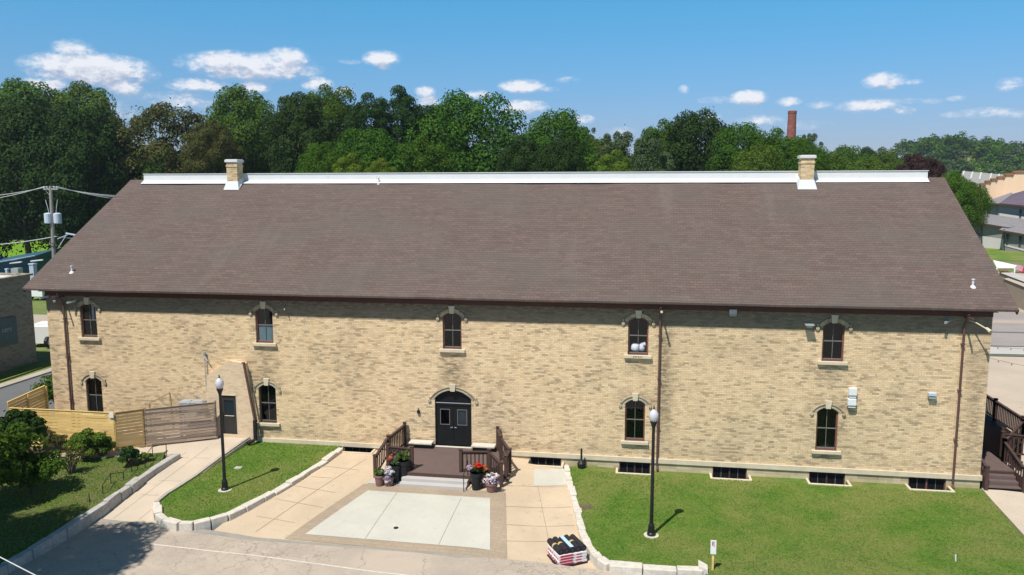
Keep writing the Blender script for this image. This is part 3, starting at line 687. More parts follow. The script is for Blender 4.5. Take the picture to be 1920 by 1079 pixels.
    # arched sash windows
    def window(spec, upper, i):
        xc, w, z0, zs, zc = spec; out = arch(*spec); n = len(out)
        inn = arch(xc, w-.13, z0+.07, zs-.02, zc-.065)
        m = MB(); vs = [(x,.10,z) for x,z in out]+[(x,.10,z) for x,z in inn]+[(x,.2,z) for x,z in inn]
        m.add(vs, [(q, (q+1) % n, (q+1) % n+n, q+n) for q in range(n)]+[(q+n, (q+1) % n+n, (q+1) % n+2*n, q+2*n) for q in range(n)])
        wdw = m.build('window', 'sash_brown' if (upper or i in (2, 3)) else 'brown_wood', B)
        zm = z0+(zc-z0)*.5; m = MB()
        m.box(xc-w/2+.05, xc+w/2-.05, .13, .18, zm-.02, zm+.02); m.box(xc-.011, xc+.011, .135, .17, z0+.05, zc-.06)
        m.box(xc-w/2+.06, xc+w/2-.06, .13, .18, z0+.06, z0+.10)
        m.build('sash_bars', 'muntin_grey', wdw)
        m = MB(); m.add([(x,.165,z) for x,z in inn], [tuple(range(n))]); m.build('pane', 'pane_glass', wdw)
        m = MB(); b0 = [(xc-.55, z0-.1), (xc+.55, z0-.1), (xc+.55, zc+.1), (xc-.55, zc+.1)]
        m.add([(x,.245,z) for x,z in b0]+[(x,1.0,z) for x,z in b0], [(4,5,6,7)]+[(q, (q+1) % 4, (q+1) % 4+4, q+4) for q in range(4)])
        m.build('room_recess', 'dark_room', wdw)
        m = MB(); m.box(xc-.65, xc+.65, -.14, .10, z0-.15, z0); m.build('sill', 'limestone', wdw, bevel=.012)
        trim(wdw, xc, w, zs, zc, upper)
        if (upper and i == 1) or (not upper and i == 0):
            m = MB(); m.box(xc-w/2+.07, xc+w/2-.07, .185, .20, z0+.1, zm-.02); m.build('curtain', 'curtain', wdw)
        if upper and i == 0:
            m = MB(); m.box(xc+.08, xc+.2, .2, .23, zm, zc-.1); m.box(xc+.28, xc+.38, .2, .23, zm, zs); m.build('curtain', 'linen', wdw)
        return wdw
    def trim(par, xc, w, zs, zc, upper, kw=.28):
        h = zc-zs; r = (w*w/4+h*h)/(2*h); a = math.asin(w/2/r)+.10; cz = zc-r; m = MB()
        n = 10; p = []
        for i in range(n+1): t = -a+2*a*i/n; p.append((t,))
        ring = lambda R, t, y: (xc+R*sin(t), y, cz+R*cos(t))
        for (r0, r1, y) in ((r+.005, r+.16, -.012), (r+.16, r+.195, -.055)):
            vs = []; 
            for (t,) in p: vs += [ring(r0,t,y), ring(r1,t,y), ring(r0,t,.02), ring(r1,t,.02)]
            fs = []
            for i in range(n): b_ = 4*i; fs += [(b_,b_+1,b_+5,b_+4),(b_+1,b_+3,b_+7,b_+5),(b_,b_+4,b_+6,b_+2)]
            fs += [(0,1,3,2),(4*n,4*n+1,4*n+3,4*n+2)]
            m.add(vs, fs)
        m.build('arch_trim', 'trim_brick' if upper else 'trim_stone', par)
        m = MB(); m.prism([(xc-kw*.38, zc-.05), (xc+kw*.38, zc-.05), (xc+kw*.55, zc+.33), (xc-kw*.55, zc+.33)], -.085, .02); m.build('keystone', 'limestone', par, bevel=.01)
        for s in (-1, 1):
            x, z, _ = (xc+s*(r+.2)*sin(a)+s*.03, 0, 0); zz = cz+(r+.2)*cos(a); m = MB()
            m.box(x-.075, x+.075, -.07, .02, zz-.22, zz-.10); m.box(x-.045, x+.045, -.05, .02, zz-.28, zz-.22); m.box(x-.03, x+.03, -.06, .02, zz-.10, zz+.06); m.build('corbel', 'trim_stone' if s < 0 else 'trim_brick', par, bevel=.01)
    ws = [window(s, True, i) for i, s in enumerate(UP)]
    for i, s in enumerate(LO): window(s, False, i)
    # dark lettering on one sill
    m = MB(); x = WX[3]-.22
    for k, wd in enumerate((.06,.07,.055,.07,.06,.05)):
        m.box(x, x+wd*.35, -.143, -.139, 4.91, 4.98); m.box(x+wd*.35, x+wd*.8, -.143, -.139, 4.95, 4.98); x += .078
    m.build('sill_lettering', 'black_paint', ws[3])
    # main door
    xc, w, z0, zs, zc = DOOR; out = arch(*DOOR); inn = arch(xc, w-.12, z0, zs-.02, zc-.06); n = len(out); m = MB()
    m.add([(x,.08,z) for x,z in out]+[(x,.08,z) for x,z in inn]+[(x,.22,z) for x,z in inn], [(q, (q+1) % n, (q+1) % n+n, q+n) for q in range(n)]+[(q+n, (q+1) % n+n, (q+1) % n+2*n, q+2*n) for q in range(n)])
    m.box(xc-w/2+.05, xc+w/2-.05, .07, .2, 2.14, 2.25)
    fr = m.build('door_frame', 'door_black', B)
    m = MB(); m.box(xc-w/2+.04, xc+w/2-.04, .05, .08, 2.245, 2.275); m.build('transom_ledge', 'steel_grey', fr)
    m = MB(); m.add([(x,.17,z) for x,z in inn if z > 2.2]+[(inn[-1][0],.17,2.25),(inn[2][0],.17,2.25)], [tuple(range(len([1 for x,z in inn if z > 2.2])+2))]); m.build('transom_pane', 'cellar_glass', fr)
    trim(fr, xc, w, zs, zc, False, .30)
    for s in (-1, 1):
        x0, x1 = (xc-w/2+.06, xc-.008) if s < 0 else (xc+.008, xc+w/2-.06); m = MB()
        a, b_ = (x0+x1)/2-.22, (x0+x1)/2+.22
        for q in ((x0,a,z0,2.14),(b_,x1,z0,2.14),(a,b_,z0,1.15),(a,b_,1.9,2.14)): m.box(q[0], q[1], .11, .16, q[2], q[3])
        m.box(a+.03, b_-.03, .105, .11, .2, .95)
        d = m.build('door', 'door_black', B)
        m = MB(); m.add([(a,.145,1.15),(b_,.145,1.15),(b_,.145,1.9),(a,.145,1.9)], [(0,1,2,3)]); m.build('pane', 'pane_glass' if s < 0 else 'steel_grey', d) if s < 0 else m.build('pane', 'glass_dark', d)
        m = MB()
        for q in ((a-.03,a,1.12,1.93),(b_,b_+.03,1.12,1.93),(a,b_,1.12,1.15),(a,b_,1.9,1.93)): m.box(q[0], q[1], .095, .11, q[2], q[3])
        m.build('pane_frame', 'muntin_grey', d)
        m = MB(); hx = xc+s*.07; m.box(hx-.02, hx+.02, .06, .11, .98, 1.02); m.bar((hx,.06,1.0),(hx+s*.09,.06,1.0),.02,.025); m.build('handle', 'steel_grey', d)
    m = MB(); m.add([(xc-.9,.25,0),(xc+.9,.25,0),(xc+.9,.25,2.9),(xc-.9,.25,2.9)], [(0,1,2,3)]); m.build('door_backing', 'dark_room', fr)
    m = MB(); m.box(xc-w/2-.02, xc+w/2+.02, -.16, .10, -.02, .06); m.build('threshold', 'limestone_white', fr, bevel=.01)
    # basement windows and light wells
    for k, (x0, x1, kd) in enumerate(WELLS):
        zg = (z_pave((x0+x1)/2, -.3) if kd == 'p' else z_law((x0+x1)/2, -.3)); bx0, bx1 = x0+.04, x1-.04; xm = (x0+x1)/2; m = MB()
        for q in ((bx0,bx1,-.31,-.26),(bx0,bx1,-.95,-.87),(bx0,bx0+.05,-.87,-.31),(bx1-.05,bx1,-.87,-.31),(xm-.035,xm+.035,-.87,-.31)): m.box(q[0], q[1], .03, .09, q[2], q[3])
        w = m.build('basement_window', 'brown_wood' if k < 5 else 'sash_brown', B)
        m = MB()
        for a, b_ in ((bx0+.05, xm-.035), (xm+.035, bx1-.05)): c = (a+b_)/2; m.box(c-.012, c+.012, .06, .08, -.87, -.31)
        m.build('sash_bars', 'muntin_grey', w)
        m = MB(); m.add([(bx0,.085,-.9),(bx1,.085,-.9),(bx1,.085,-.3),(bx0,.085,-.3)], [(0,1,2,3)]); m.build('pane', 'cellar_glass', w)
        m = MB(); m.add([(bx0,.16,-.95),(bx1,.16,-.95),(bx1,.16,-.26),(bx0,.16,-.26)], [(0,1,2,3)]); m.build('room_recess', 'dark_room', w)
        m = MB(); d = .62 if kd == 'p' else .6; t = .1; zt = zg+.05
        m.box(x0-.12, x0-.01, -d-.12, -.035, -1.15, zt); m.box(x1+.01, x1+.12, -d-.12, -.035, -1.15, zt); m.box(x0-.01, x1+.01, -d-.12, -d-.01, -1.15, zt); m.build('well_rim', 'limestone', w, bevel=.01)
        m = MB(); m.add([(x0-.01,-d-.01,-1.02),(x1+.01,-d-.01,-1.02),(x1+.01,-.03,-1.02),(x0-.01,-.03,-1.02)], [(0,1,2,3)]); m.build('well_floor', 'street_dark', w)
    # downspouts
    def spout(x, z1, top=EZ-.25):
        m = MB(); m.tube([(x-.0,EY+.12,top),(x,EY+.2,top-.12),(x,-.16,top-.5),(x,-.10,top-.72),(x,-.10,z1+.15),(x,-.26,z1)], .052, 10)
        m.tube([(x+.02,-.05,7.2),(x+.03,-.86,7.26)], .045, 8)
        for z in (6., 3.9, 1.6): 
            if z > z1: m.box(x-.075, x+.075, -.16, -.0, z-.025, z+.025)
        return m.build('downspout', 'brown_metal', B, smooth=False)
    spout(-30.2, -.1); spout(.98, -.5); spout(14.17, -.62)
    m = MB(); m.tube([(1.01,-.84,7.255),(1.012,-.92,7.26)], .06, 8); m.build('spout_elbow', 'limestone_white', B)
    # lamps, cameras and vents on the wall
    def cam_(x, z, dx):
        m = MB(); m.box(x-.05, x+.05, -.05, 0, z-.05, z+.05); m.tube([(x,-.05,z),(x,-.16,z-.03)], .015, 6); m.bar((x-dx*.02,-.10,z-.02),(x+dx*.28,-.38,z-.10),.09,.09); m.build('security_camera', 'steel_grey', B)
    cam_(-29.5, 7.0, -1); cam_(-30.75, 7.05, 1); cam_(13.55, 7.08, -1); cam_(-31.1, 7.2, -1)
    m = MB(); m.tube([(14.35,-.0,7.1),(14.6,-.35,6.98),(14.9,-.62,6.78)], .03, 8); m.tube([(14.88,-.55,6.83),(14.98,-.75,6.7)], [.05,.09], 10); m.build('wall_floodlight', 'limestone', B)
    m = MB(); p = YP(537,578,0); m.tube([(p.x-.05,0,p.z+.04),(p.x,-.2,p.z),(p.x+.03,-.32,p.z-.06)], .03, 8); m.build('wall_lamp', 'steel_grey', B)
    m = MB(); m.box(7.42, 7.80, -.42, -.12, 6.70, 6.76); m.box(7.58, 7.64, -.14, 0, 6.62, 6.76); m.prismx([(-.42,6.70),(-.12,6.70),(-.2,6.6),(-.36,6.6)], 7.5, 7.72); m.build('wall_floodlight', 'steel_grey', B)
    for x0, x1, z0, z1, d, mt in ((9.49,9.83,3.42,3.83,.2,'white_paint'),(9.46,9.82,2.96,3.34,.24,'white_paint'),(12.87,13.2,3.53,3.75,.22,'grey_can'),(4.1,4.44,7.03,7.32,.1,'steel_grey')):
        m = MB(); m.box(x0, x1, -d, 0, z0+.08, z1); m.add([(x0,-d,z0+.08),(x1,-d,z0+.08),(x1,-.02,z0),(x0,-.02,z0)], [(0,1,2,3)])
        for s in (x0, x1): m.add([(s,-d,z0+.08),(s,-.02,z0+.08),(s,-.02,z0)], [(0,1,2)])
        m.box(x0+.02, x1-.02, -d+.03, -.03, z0-.03, z0+.02)
        m.build('vent_hood', mt, B, bevel=.012)
    for px, py in ((785,772),): p = YP(px, py, 0); m = MB(); m.box(p.x-.06, p.x+.06, -.1, 0, p.z-.08, p.z+.08); m.tube([(p.x,-.06,p.z+.08),(p.x,-.06,p.z+.2)], .02, 6); m.build('wall_lamp', 'black_paint', B)
    # vestibule
    yv = -.25; pr = lambda x, y: (YP(x, y, yv).x, YP(x, y, yv).z)
    prof = [pr(383,830), pr(388,704), pr(430,677), pr(459,682), pr(482,829)]
    dl, dr_, dt, db = pr(412,740)[0], pr(443,742)[0]+.0, pr(428,741)[1], pr(428,812)[1]-.05
    loops = [[Vector((x,0,z)) for x,z in prof], [Vector((x,0,z)) for x,z in ((dl,db),(dr_,db),(dr_,dt),(dl,dt))]]
    m = MB(); vs = [(v.x,yv,v.z) for lp in loops for v in lp]; m.add(vs, geometry.tessellate_polygon(loops)); n = 5
    m.add([(x,yv,z) for x,z in prof]+[(x,-.004,z) for x,z in prof], [(i, (i+1) % n, (i+1) % n+n, i+n) for i in range(n)])
    v = m.build('vestibule', 'painted_brick', B)
    m = MB(); m.box(dl+.03, dr_-.03, yv+.06, yv+.11, db, 1.15); m.box(dl+.03, dl+.2, yv+.06, yv+.11, 1.15, dt-.03); m.box(dr_-.2, dr_-.03, yv+.06, yv+.11, 1.15, dt-.03); m.box(dl+.2, dr_-.2, yv+.06, yv+.11, 1.95, dt-.03)
    m.build('service_door', 'door_grey', v)
    m = MB(); m.add([(dl+.2,yv+.09,1.15),(dr_-.2,yv+.09,1.15),(dr_-.2,yv+.09,1.95),(dl+.2,yv+.09,1.95)], [(0,1,2,3)]); m.build('pane', 'glass_dark', v)
    m = MB(); m.box(dl+.2, dr_-.2, yv+.03, yv+.06, 1.12, 1.15); m.box(dl-.02, dl+.03, yv-.01, yv+.08, db, dt); m.box(dr_-.03, dr_+.02, yv-.01, yv+.08, db, dt); m.box(dl-.02, dr_+.02, yv-.01, yv+.08, dt-.03, dt+.02); m.build('door_frame', 'limestone', v)
    a, b_, c = YP(457,682,-.34), YP(478,790,-.34), YP(479,824,-.4); m = MB(); m.bar(a, b_, .09, .09, up=(0,1,0)); m.bar(a+Vector((-.12,.06,.02)), a+Vector((.05,0,.04)), .08, .06); m.build('downspout', 'brown_metal', B)
    m = MB(); m.tube([b_+Vector((0,0,.05)), c, c+Vector((-.25,-.35,-.12))], .11, 8); m.build('downspout_boot', 'black_rubber', B)
    a, b_ = YP(388,742,-.12), YP(383,664,-.12); m = MB(); m.tube([a-Vector((0,0,1.3)), b_], .025, 8); m.tube([b_-Vector((0,0,.02)), b_+Vector((0,0,.1))], .07, 8); m.tube([b_-Vector((0,0,.12)), b_+Vector((.22,-.1,-.35))], .03, 6); m.build('service_mast', 'steel_grey', B)
    return B
building()
m = MB(); lin = []
for k in range(26):
    t = k/25; 
m.lathe((WX[3]-.14,.42,5.11), [(.02,0),(.2,.03),(.24,.15),(.22,.28),(.12,.36),(.02,.38)], 14); m.lathe((WX[3]+.17,.42,5.11), [(.02,0),(.16,.04),(.2,.18),(.17,.32),(.05,.42)], 12); m.bar((WX[3]-.1,.36,5.3),(WX[3]+.36,.36,5.5),.2,.18)
tag(m.build('laundry_bundle', 'linen', smooth=True), 'heap of white striped linen behind the upper window next to the middle downspout', 'linen')

# ------------------------------------------------------------------ front porch
def railing(mb_p, mb_r, mb_b, a, b_, zt, zb, n, post=(1,1)):
    a, b_ = Vector((*a, 0)), Vector((*b_, 0)); up = Vector((0,0,1))
    for k, p, z in ((post[0], a, 0), (post[1], b_, 1)):
        if k: q_ = MB(); mb_p.append(q_); q_.box(p.x-.07, p.x+.07, p.y-.07, p.y+.07, zb[z]-.1, zt[z]+.10); q_.box(p.x-.09, p.x+.09, p.y-.09, p.y+.09, zt[z]+.10, zt[z]+.13)
    A, Bv = a+up*zt[0], b_+up*zt[1]; mb_r.bar(A, Bv, .12, .045); mb_r.bar(A-up*.09, Bv-up*.09, .04, .08); A2, B2 = a+up*(zb[0]+.1), b_+up*(zb[1]+.1); mb_b.bar(A2, B2, .04, .08)
    d = (b_-a).normalized()
    for i in range(n):
        t = (i+.5)/n; p = A.lerp(Bv, t); q = A2.lerp(B2, t); mb_b.obox((p+q)/2, d*.033, d.cross(up)*.02, up*((p-q).length/2))
def porch():
    T = thing('wooden_porch', 'dark brown timber porch with railings and white steps before the black double door', 'porch', (-9, -1.8, -.5))
    dk = [(-11.55,-.12),(-6.72,-.12),(-6.35,-2.0),(-6.6,-3.25),(-7.3,-3.75),(-10.5,-3.75),(-11.5,-3.3),(-11.8,-1.9)]
    zt = .04; m = MB()
    y = -.13
    while y > -3.75:                      # deck boards clipped to the outline
        y1 = max(y-.135, -3.75); ym = (y+y1)/2; xs = []
        for (ax, ay), (bx, by) in zip(dk, dk[1:]+dk[:1]):
            if (ay > ym) != (by > ym): xs.append(ax+(bx-ax)*(ym-ay)/(by-ay))
        if len(xs) >= 2: m.box(min(xs), max(xs), y1, y, zt-.04, zt)
        y = y1-.006
    m.build('deck', 'deck_board', T)
    m = MB(); n = len(dk); inn = dk
    for (ax, ay), (bx, by) in zip(dk, dk[1:]+dk[:1]):
        if ay > -.2 and by > -.2: continue
        m.bar((ax,ay,-.10),(bx,by,-.10),.05,.26)
        L = math.hypot(bx-ax, by-ay); k = int(L/.14)
        if by > -3.7 or ay > -3.7:
            for i in range(k): t = (i+.5)/k; m.obox((ax+(bx-ax)*t, ay+(by-ay)*t, -.48), ((bx-ax)/L*.06, (by-ay)/L*.06, 0), (-(by-ay)/L*.012, (bx-ax)/L*.012, 0), (0,0,.26))
    m.build('fascia', 'brown_wood', T)
    segs = [((-11.5,-.2),(-11.78,-1.95),(1.12,1.0),(.04,.04),10,(1,1)), ((-11.82,-2.05),(-11.9,-3.6),(.98,.6),(.04,-.4),7,(0,1)), ((-11.42,-3.15),(-10.2,-3.35),(1.0,1.0),(.04,.04),7,(1,1)),
            ((-7.9,-3.35),(-6.62,-3.15),(1.0,1.0),(.04,.04),7,(1,1)), ((-6.76,-.2),(-6.42,-1.2),(1.12,1.0),(.04,.04),5,(1,1)), ((-6.38,-1.25),(-5.82,-2.2),(1.0,.75),(.04,-.2),5,(0,1)),
            ((-6.55,-3.2),(-5.95,-3.75),(.95,.65),(.04,-.4),5,(0,1)), ((-5.85,-2.25),(-5.9,-2.9),(.8,.65),(-.3,-.4),3,(0,1))]
    for a, b_, z1, z0, k, ps in segs:
        p, r, bl = [], MB(), MB(); railing(p, r, bl, a, b_, z1, z0, k, ps)
        rl = r.build('railing', 'brown_wood', T); bl.build('balusters', 'brown_wood', rl)
        for q_ in p: q_.build('post', 'brown_wood', rl, bevel=.008)
    m = MB()
    for i, (z1, y0) in enumerate(((-.12,-4.08),(-.27,-4.38))):
        m.box(-10.5, -7.45, y0, y0+.36, z1-.16, z1); m.box(-10.5, -7.45, y0+.02, -3.6, -.75, z1-.16)
    m.build('concrete_steps', 'pave_pale', T, bevel=.012)
    m = MB(); x = -7.5
    m.tube([(x,-4.55,-.5),(x,-4.55,.38),(x,-3.7,.75),(x,-3.7,.0)], .02, 6); m.build('handrail', 'black_paint', T)
    for x0, x1 in ((-11.2,-10.02),(-8.02,-6.85)):
        m = MB(); m.box(x0, x1, -.62, -.1, .26, .34); c = m.build('side_slab', 'limestone_white', T, bevel=.012); m = MB(); m.box(x0+.05, x1-.05, -.5, -.1, .04, .26); m.build('slab_support', 'black_paint', c)
    m = MB(); m.box(-6.5, -5.95, -3.1, -2.4, -.2, -.15); m.box(-6.3, -5.75, -3.2, -2.5, -.32, -.27); m.build('side_steps', 'deck_board', T)
porch()

# ------------------------------------------------------------------ foliage
def leaves_mesh(name, cs, ns, size, mat, seed=1, up=.0, aspect=.62):
    r = np.random.default_rng(seed); n = len(cs)
    nn = ns+r.normal(0, .33, (n, 3)); nn[:, 2] += up; nn /= np.linalg.norm(nn, axis=1)[:, None]+1e-9
    a = np.cross(nn, r.normal(0, 1, (n, 3))); a /= np.linalg.norm(a, axis=1)[:, None]+1e-9; b_ = np.cross(nn, a)
    s = (size*(.6+.8*r.random(n)))[:, None]; w = s*aspect
    v = np.stack([cs-a*s*.5, cs+b_*w*.5+nn*s*.12, cs+a*s*.5, cs-b_*w*.5-nn*s*.08], 1).reshape(-1, 3)
    me = bpy.data.meshes.new(name); me.vertices.add(4*n); me.vertices.foreach_set('co', v.astype('f').ravel())
    me.loops.add(4*n); me.loops.foreach_set('vertex_index', np.arange(4*n, dtype='i')); me.polygons.add(n)
    me.polygons.foreach_set('loop_start', np.arange(0, 4*n, 4, dtype='i'))
    try: me.polygons.foreach_set('loop_total', np.full(n, 4, dtype='i'))
    except Exception: pass
    me.update(); me.materials.append(M[mat]); return me
def crown_pts(seed, rx, rz, nl, n, lobe=(.24,.38), flat=.75, low=-.75, gaps=.35, core=0.):
    """leaf positions on many overlapping lobes set through an ellipsoid"""
    r = np.random.default_rng(seed); L = []; ga = pi*(3-5**.5)
    for i in range(nl):
        z = 1-(1-low)*(i+.5)/nl; z = min(1, max(-1, z+r.normal(0, .04))); q = math.sqrt(1-z*z); t = ga*i+r.normal(0, .25)+seed
        k = r.uniform(.60, .80) if core else r.random()**.45*(.62+.25*r.random()); R = r.uniform(*lobe)*(.85 if z > .6 else 1.)
        lop = 1+.13*math.sin(2*t+seed)+.07*math.sin(3*t+2*seed)
        L.append((q*cos(t)*k*rx*lop, q*sin(t)*k*rx*lop, z*k*rz, R*rx))
    if core: L.append((0, 0, -.05*rz, core*rx)); nl += 1
    L = np.array(L); wgt = L[:, 3]**2; wgt[-1] *= (.5 if core else 1.); wgt /= wgt.sum(); idx = r.choice(nl, n, p=wgt)
    d = r.normal(0, 1, (n, 3)); d /= np.linalg.norm(d, axis=1)[:, None]; d[:, 2] = np.where((d[:, 2] < -.35) & (r.random(n) < .7), -d[:, 2], d[:, 2])
    rad_ = L[idx, 3]*(1-.5*r.random(n)**3)*(1+.10*np.sin(d[:, 0]*7+idx)*np.cos(d[:, 1]*6))
    c = L[idx, :3]+d*rad_[:, None]*(np.array([1, 1, flat]) if not core else np.where((idx == nl-1)[:, None], np.array([1, 1, rz/rx]), np.array([1, 1, flat]))); stray = r.random(n) < .02; c[stray] += r.normal(0, .05*rx, (stray.sum(), 3))
    return c, d, L
def trunk_mb(h, r0, L, rnd, base=0.):
    m = MB(); m.tube([(0,0,base-.6),(.03*h*rnd.uniform(-1,1),.02*h,h*.3),(.02*h,0,h*.62),(0,0,h*.86)], [r0*1.25, r0*.85, r0*.55, r0*.15], 8)
    for q in L[::3]:
        t = rnd.uniform(.28, .6); s = Vector((0,0,h*t)); e = Vector(q[:3]); m.tube([s, s.lerp(e, .5)+Vector((0,0,-.04*h)), e], [r0*.32, r0*.2, r0*.06], 5)
    return m
PROTO = {}
def proto(kind, seed, H, rx, rz, mat, n=9000, nl=34, leaf=.35, **kw):
    c, d, L = crown_pts(seed, rx, rz, nl, n, **kw); zc = H-rz*1.02; fz, fx = rz/np.percentile(c[:, 2], 99.3), rx/np.percentile(np.abs(c[:, 0]), 98.5); c[:, 2] *= fz; L[:, 2] *= fz; c[:, :2] *= fx; L[:, :2] *= fx; zc = H-rz; c[:, 2] += zc; L[:, 2] += zc
    me = leaves_mesh('crown', c, d, leaf, mat, seed, up=.25); tm = trunk_mb(H*.8, .02*H, L, random.Random(seed))
    me2 = bpy.data.meshes.new('trunk'); me2.from_pydata(tm.v, [], tm.f); me2.materials.append(M['bark'])
    PROTO[kind] = (me2, me, H, rx)
K = dict(core=.82)
proto('mid', 11, 20, 7.5, 8.6, 'leaf_mid', 43137, 48, **K)
proto('mid2', 12, 20, 7.2, 8.8, 'leaf_mid', 43137, 44, lobe=(.2,.34), **K)
proto('bright', 13, 20, 7.5, 8.6, 'leaf_bright', 43137, 50, **K)
proto('dark', 14, 20, 7.0, 8.8, 'leaf_dark', 40600, 36, lobe=(.2,.36), leaf=.36, **K)
proto('dark2', 15, 20, 8.5, 9.3, 'leaf_dark', 45675, 56, lobe=(.18,.32), leaf=.36, **K)
proto('open', 16, 20, 7.2, 8.8, 'leaf_dark', 30450, 34, lobe=(.18,.30), leaf=.36, core=.7)
proto('olive', 17, 20, 7.6, 8.6, 'leaf_olive', 38062, 56, lobe=(.17,.28), flat=.55, **K)
proto('yellow', 18, 10, 3.6, 4.4, 'leaf_yellow', 15225, 26, leaf=.26, core=.7)
proto('maroon', 19, 12, 4.6, 5.4, 'leaf_maroon', 15225, 24, leaf=.36, core=.75)
proto('airy', 20, 20, 6.5, 8.8, 'leaf_grey', 19031, 30, lobe=(.14,.26), leaf=.36, core=.62)
proto('thick', 22, 14, 7, 7.0, 'leaf_mid', 30450, 40, lobe=(.22,.36), leaf=.36, core=.78)
proto('thickd', 23, 14, 7, 7.0, 'leaf_dark', 30450, 40, lobe=(.22,.36), leaf=.36, core=.78)
def tree(name, label, kind, loc, h, wsc=1., rz=0., group=None, cat='tree'):
    tm, cm, H, rx = PROTO[kind]; t = thing(name, label, cat, loc, group, rz); s = h/H; sx = s*wsc; sz = min(s, sx*1.25) if wsc < 1 else max(s, sx*.8)
    for nm, me in (('trunk', tm), ('crown', cm)):
        o = bpy.data.objects.new(nm, me); COL.objects.link(o); o.parent = t
        if nm == 'trunk': o.scale = (sx, sx, s*.93)
        else: o.scale = (sx, sx, sz); o.location = (0, 0, h-H*sz)
    return t
def tree_px(name, label, kind, px, ptop, Y, wpx=None, rz=0., group=None):
    """tree whose top shows at (px, ptop) and which stands at depth Y"""
    p = YP(px, ptop, Y); zb = z_terr(p.x, Y); h = p.z-zb; tm, cm, H, rx = PROTO[kind]
    wsc = 1.
    if wpx: dd = float(np.dot(np.array(p)-CAM, AF)); want = wpx*1.1*dd/F; wsc = want/(rx*1.0*h/H)
    return tree(name, label, kind, (p.x, Y, zb), h, wsc, rz, group)
TR = [
 ('bright',28,158,112,95,'tall sunlit bright green tree at the far left edge of the photo'),
 ('bright',150,163,118,80,'tall sunlit green tree right of the leftmost one, left of the brownish tree'),
 ('airy',70,185,135,60,'loose grey green tree whose thin crown rises between two bright treetops at the left'),
 ('dark2',35,200,66,110,'broad dark green tree behind the utility pole on its left side'),
 ('dark2',140,205,68,95,'tall dark green tree directly behind the utility pole top'),
 ('dark',215,300,75,60,'dark low tree beside the left end of the roof ridge'),
 ('olive',305,203,78,92,'brown tinged olive green tree left of the left chimney'),
 ('olive',395,232,70,50,'small olive green tree just left of the left chimney'),
 ('bright',448,170,80,74,'rounded bright green tree behind the left chimney'),
 ('dark',560,182,66,62,'dark green tree in the middle of the row right of the left chimney'),
 ('mid2',610,168,76,58,'dense tall tree right of the dark one, left of the open crowned trees'),
 ('open',690,178,66,44,'open crowned dark tree showing sky through it, left of its twin'),
 ('open',752,166,70,50,'open crowned dark tree showing sky through it, right of its twin'),
 ('mid',870,182,74,98,'broad massive green tree in the centre of the treeline'),
 ('mid2',815,205,84,55,'green tree pressed against the left side of the broad central tree'),
 ('mid',700,248,46,62,'lower green tree in front of the open crowned trees'),
 ('mid2',790,262,48,55,'lower green tree in front of the broad central tree'),
 ('yellow',655,292,38,34,'small yellow green tree above the ridge left of the roof vent'),
 ('yellow',712,300,37,26,'smaller yellow green tree above the ridge just right of the other one'),
 ('mid',605,272,44,45,'mid green bushy tree above the ridge below the dense tall tree'),
 ('dark',975,262,52,48,'dark low tree in the dip right of the broad central tree'),
 ('mid',1040,215,64,68,'rounded green tree standing alone right of the treeline dip'),
 ('dark2',1055,262,50,50,'dark shaded tree just under the lone rounded tree'),
 ('airy',1098,240,88,26,'thin pointed grey green tree right of the lone rounded tree'),
 ('mid',1130,262,76,38,'small green tree behind the thin pointed one'),
 ('airy',1162,250,72,45,'feathery grey green tree in the middle right dip'),
 ('yellow',1150,286,46,36,'yellow green low tree above the ridge in the middle right dip'),
 ('airy',1215,262,62,50,'greyish tree with bare twigs above the ridge right of centre'),
 ('mid2',1245,232,82,52,'green tree on the left shoulder of the dark right hand clump'),
 ('dark2',1312,213,78,78,'big dark green tree heading the right hand clump'),
 ('mid',1385,238,74,56,'green tree right of the big dark tree of the right hand clump'),
 ('mid2',1455,248,72,52,'green tree standing left of the brick smokestack'),
 ('bright',1420,275,60,52,'bright green lower tree between the big dark tree and the smokestack'),
 ('mid',1500,262,70,40,'green tree at the foot of the brick smokestack'),
 ('airy',1520,252,80,22,'wispy tree leaning right of the smokestack foot'),
 ('bright',1565,292,90,48,'bright green low tree right of the right chimney'),
 ('mid',1585,278,150,45,'mid distance green tree beyond the right chimney'),
 ('dark',1625,280,170,32,'dark small distant tree right of the right chimney'),
 ('mid2',1655,282,160,36,'mid distance green tree left of the maroon trees'),
 ('bright',1640,300,100,44,'bright green bushy tree just over the ridge left of the maroon trees'),
 ('maroon',1713,290,62,24,'maroon leaved tree over the right end of the ridge, left of its pair'),
 ('maroon',1746,298,56,22,'maroon brown tree beyond the ridge end, right of its pair'),
 ('bright',1790,326,46,38,'green tree beside the right rake of the roof'),
 ('mid',1822,345,58,28,'small dark green tree against the tan building'),
]
for i, (k, px, py, Y, w, lab) in enumerate(TR):
    nm = {'maroon': 'maroon_tree', 'airy': 'feathery_tree'}.get(k, 'broadleaf_tree'); tree_px(nm, lab, k, px, py, Y, w, rz=i*1.37)
# hidden-gap fillers: a low belt of trees standing right behind the building
rr = random.Random(5)
for i in range(34):
    px = 240+i*39+rr.uniform(-12, 12); py = rr.uniform(268, 298) if px < 1500 else rr.uniform(288, 304); k = rr.choice(['thick','thick','thickd'])
    tree_px('broadleaf_tree', 'low tree of the dense green belt showing just over the white ridge', k, px, py, rr.uniform(96, 125), rr.uniform(40, 52), rz=i*2.1, group='low trees of the belt behind the ridge')
for i in range(14):
    px = -40+i*22; tree_px('broadleaf_tree', 'dark tree of the shaded belt beyond the sunny meadow on the left', 'thickd', px, rr.uniform(285, 350), rr.uniform(108, 118), 52, rz=i*1.9, group='dark trees edging the meadow')
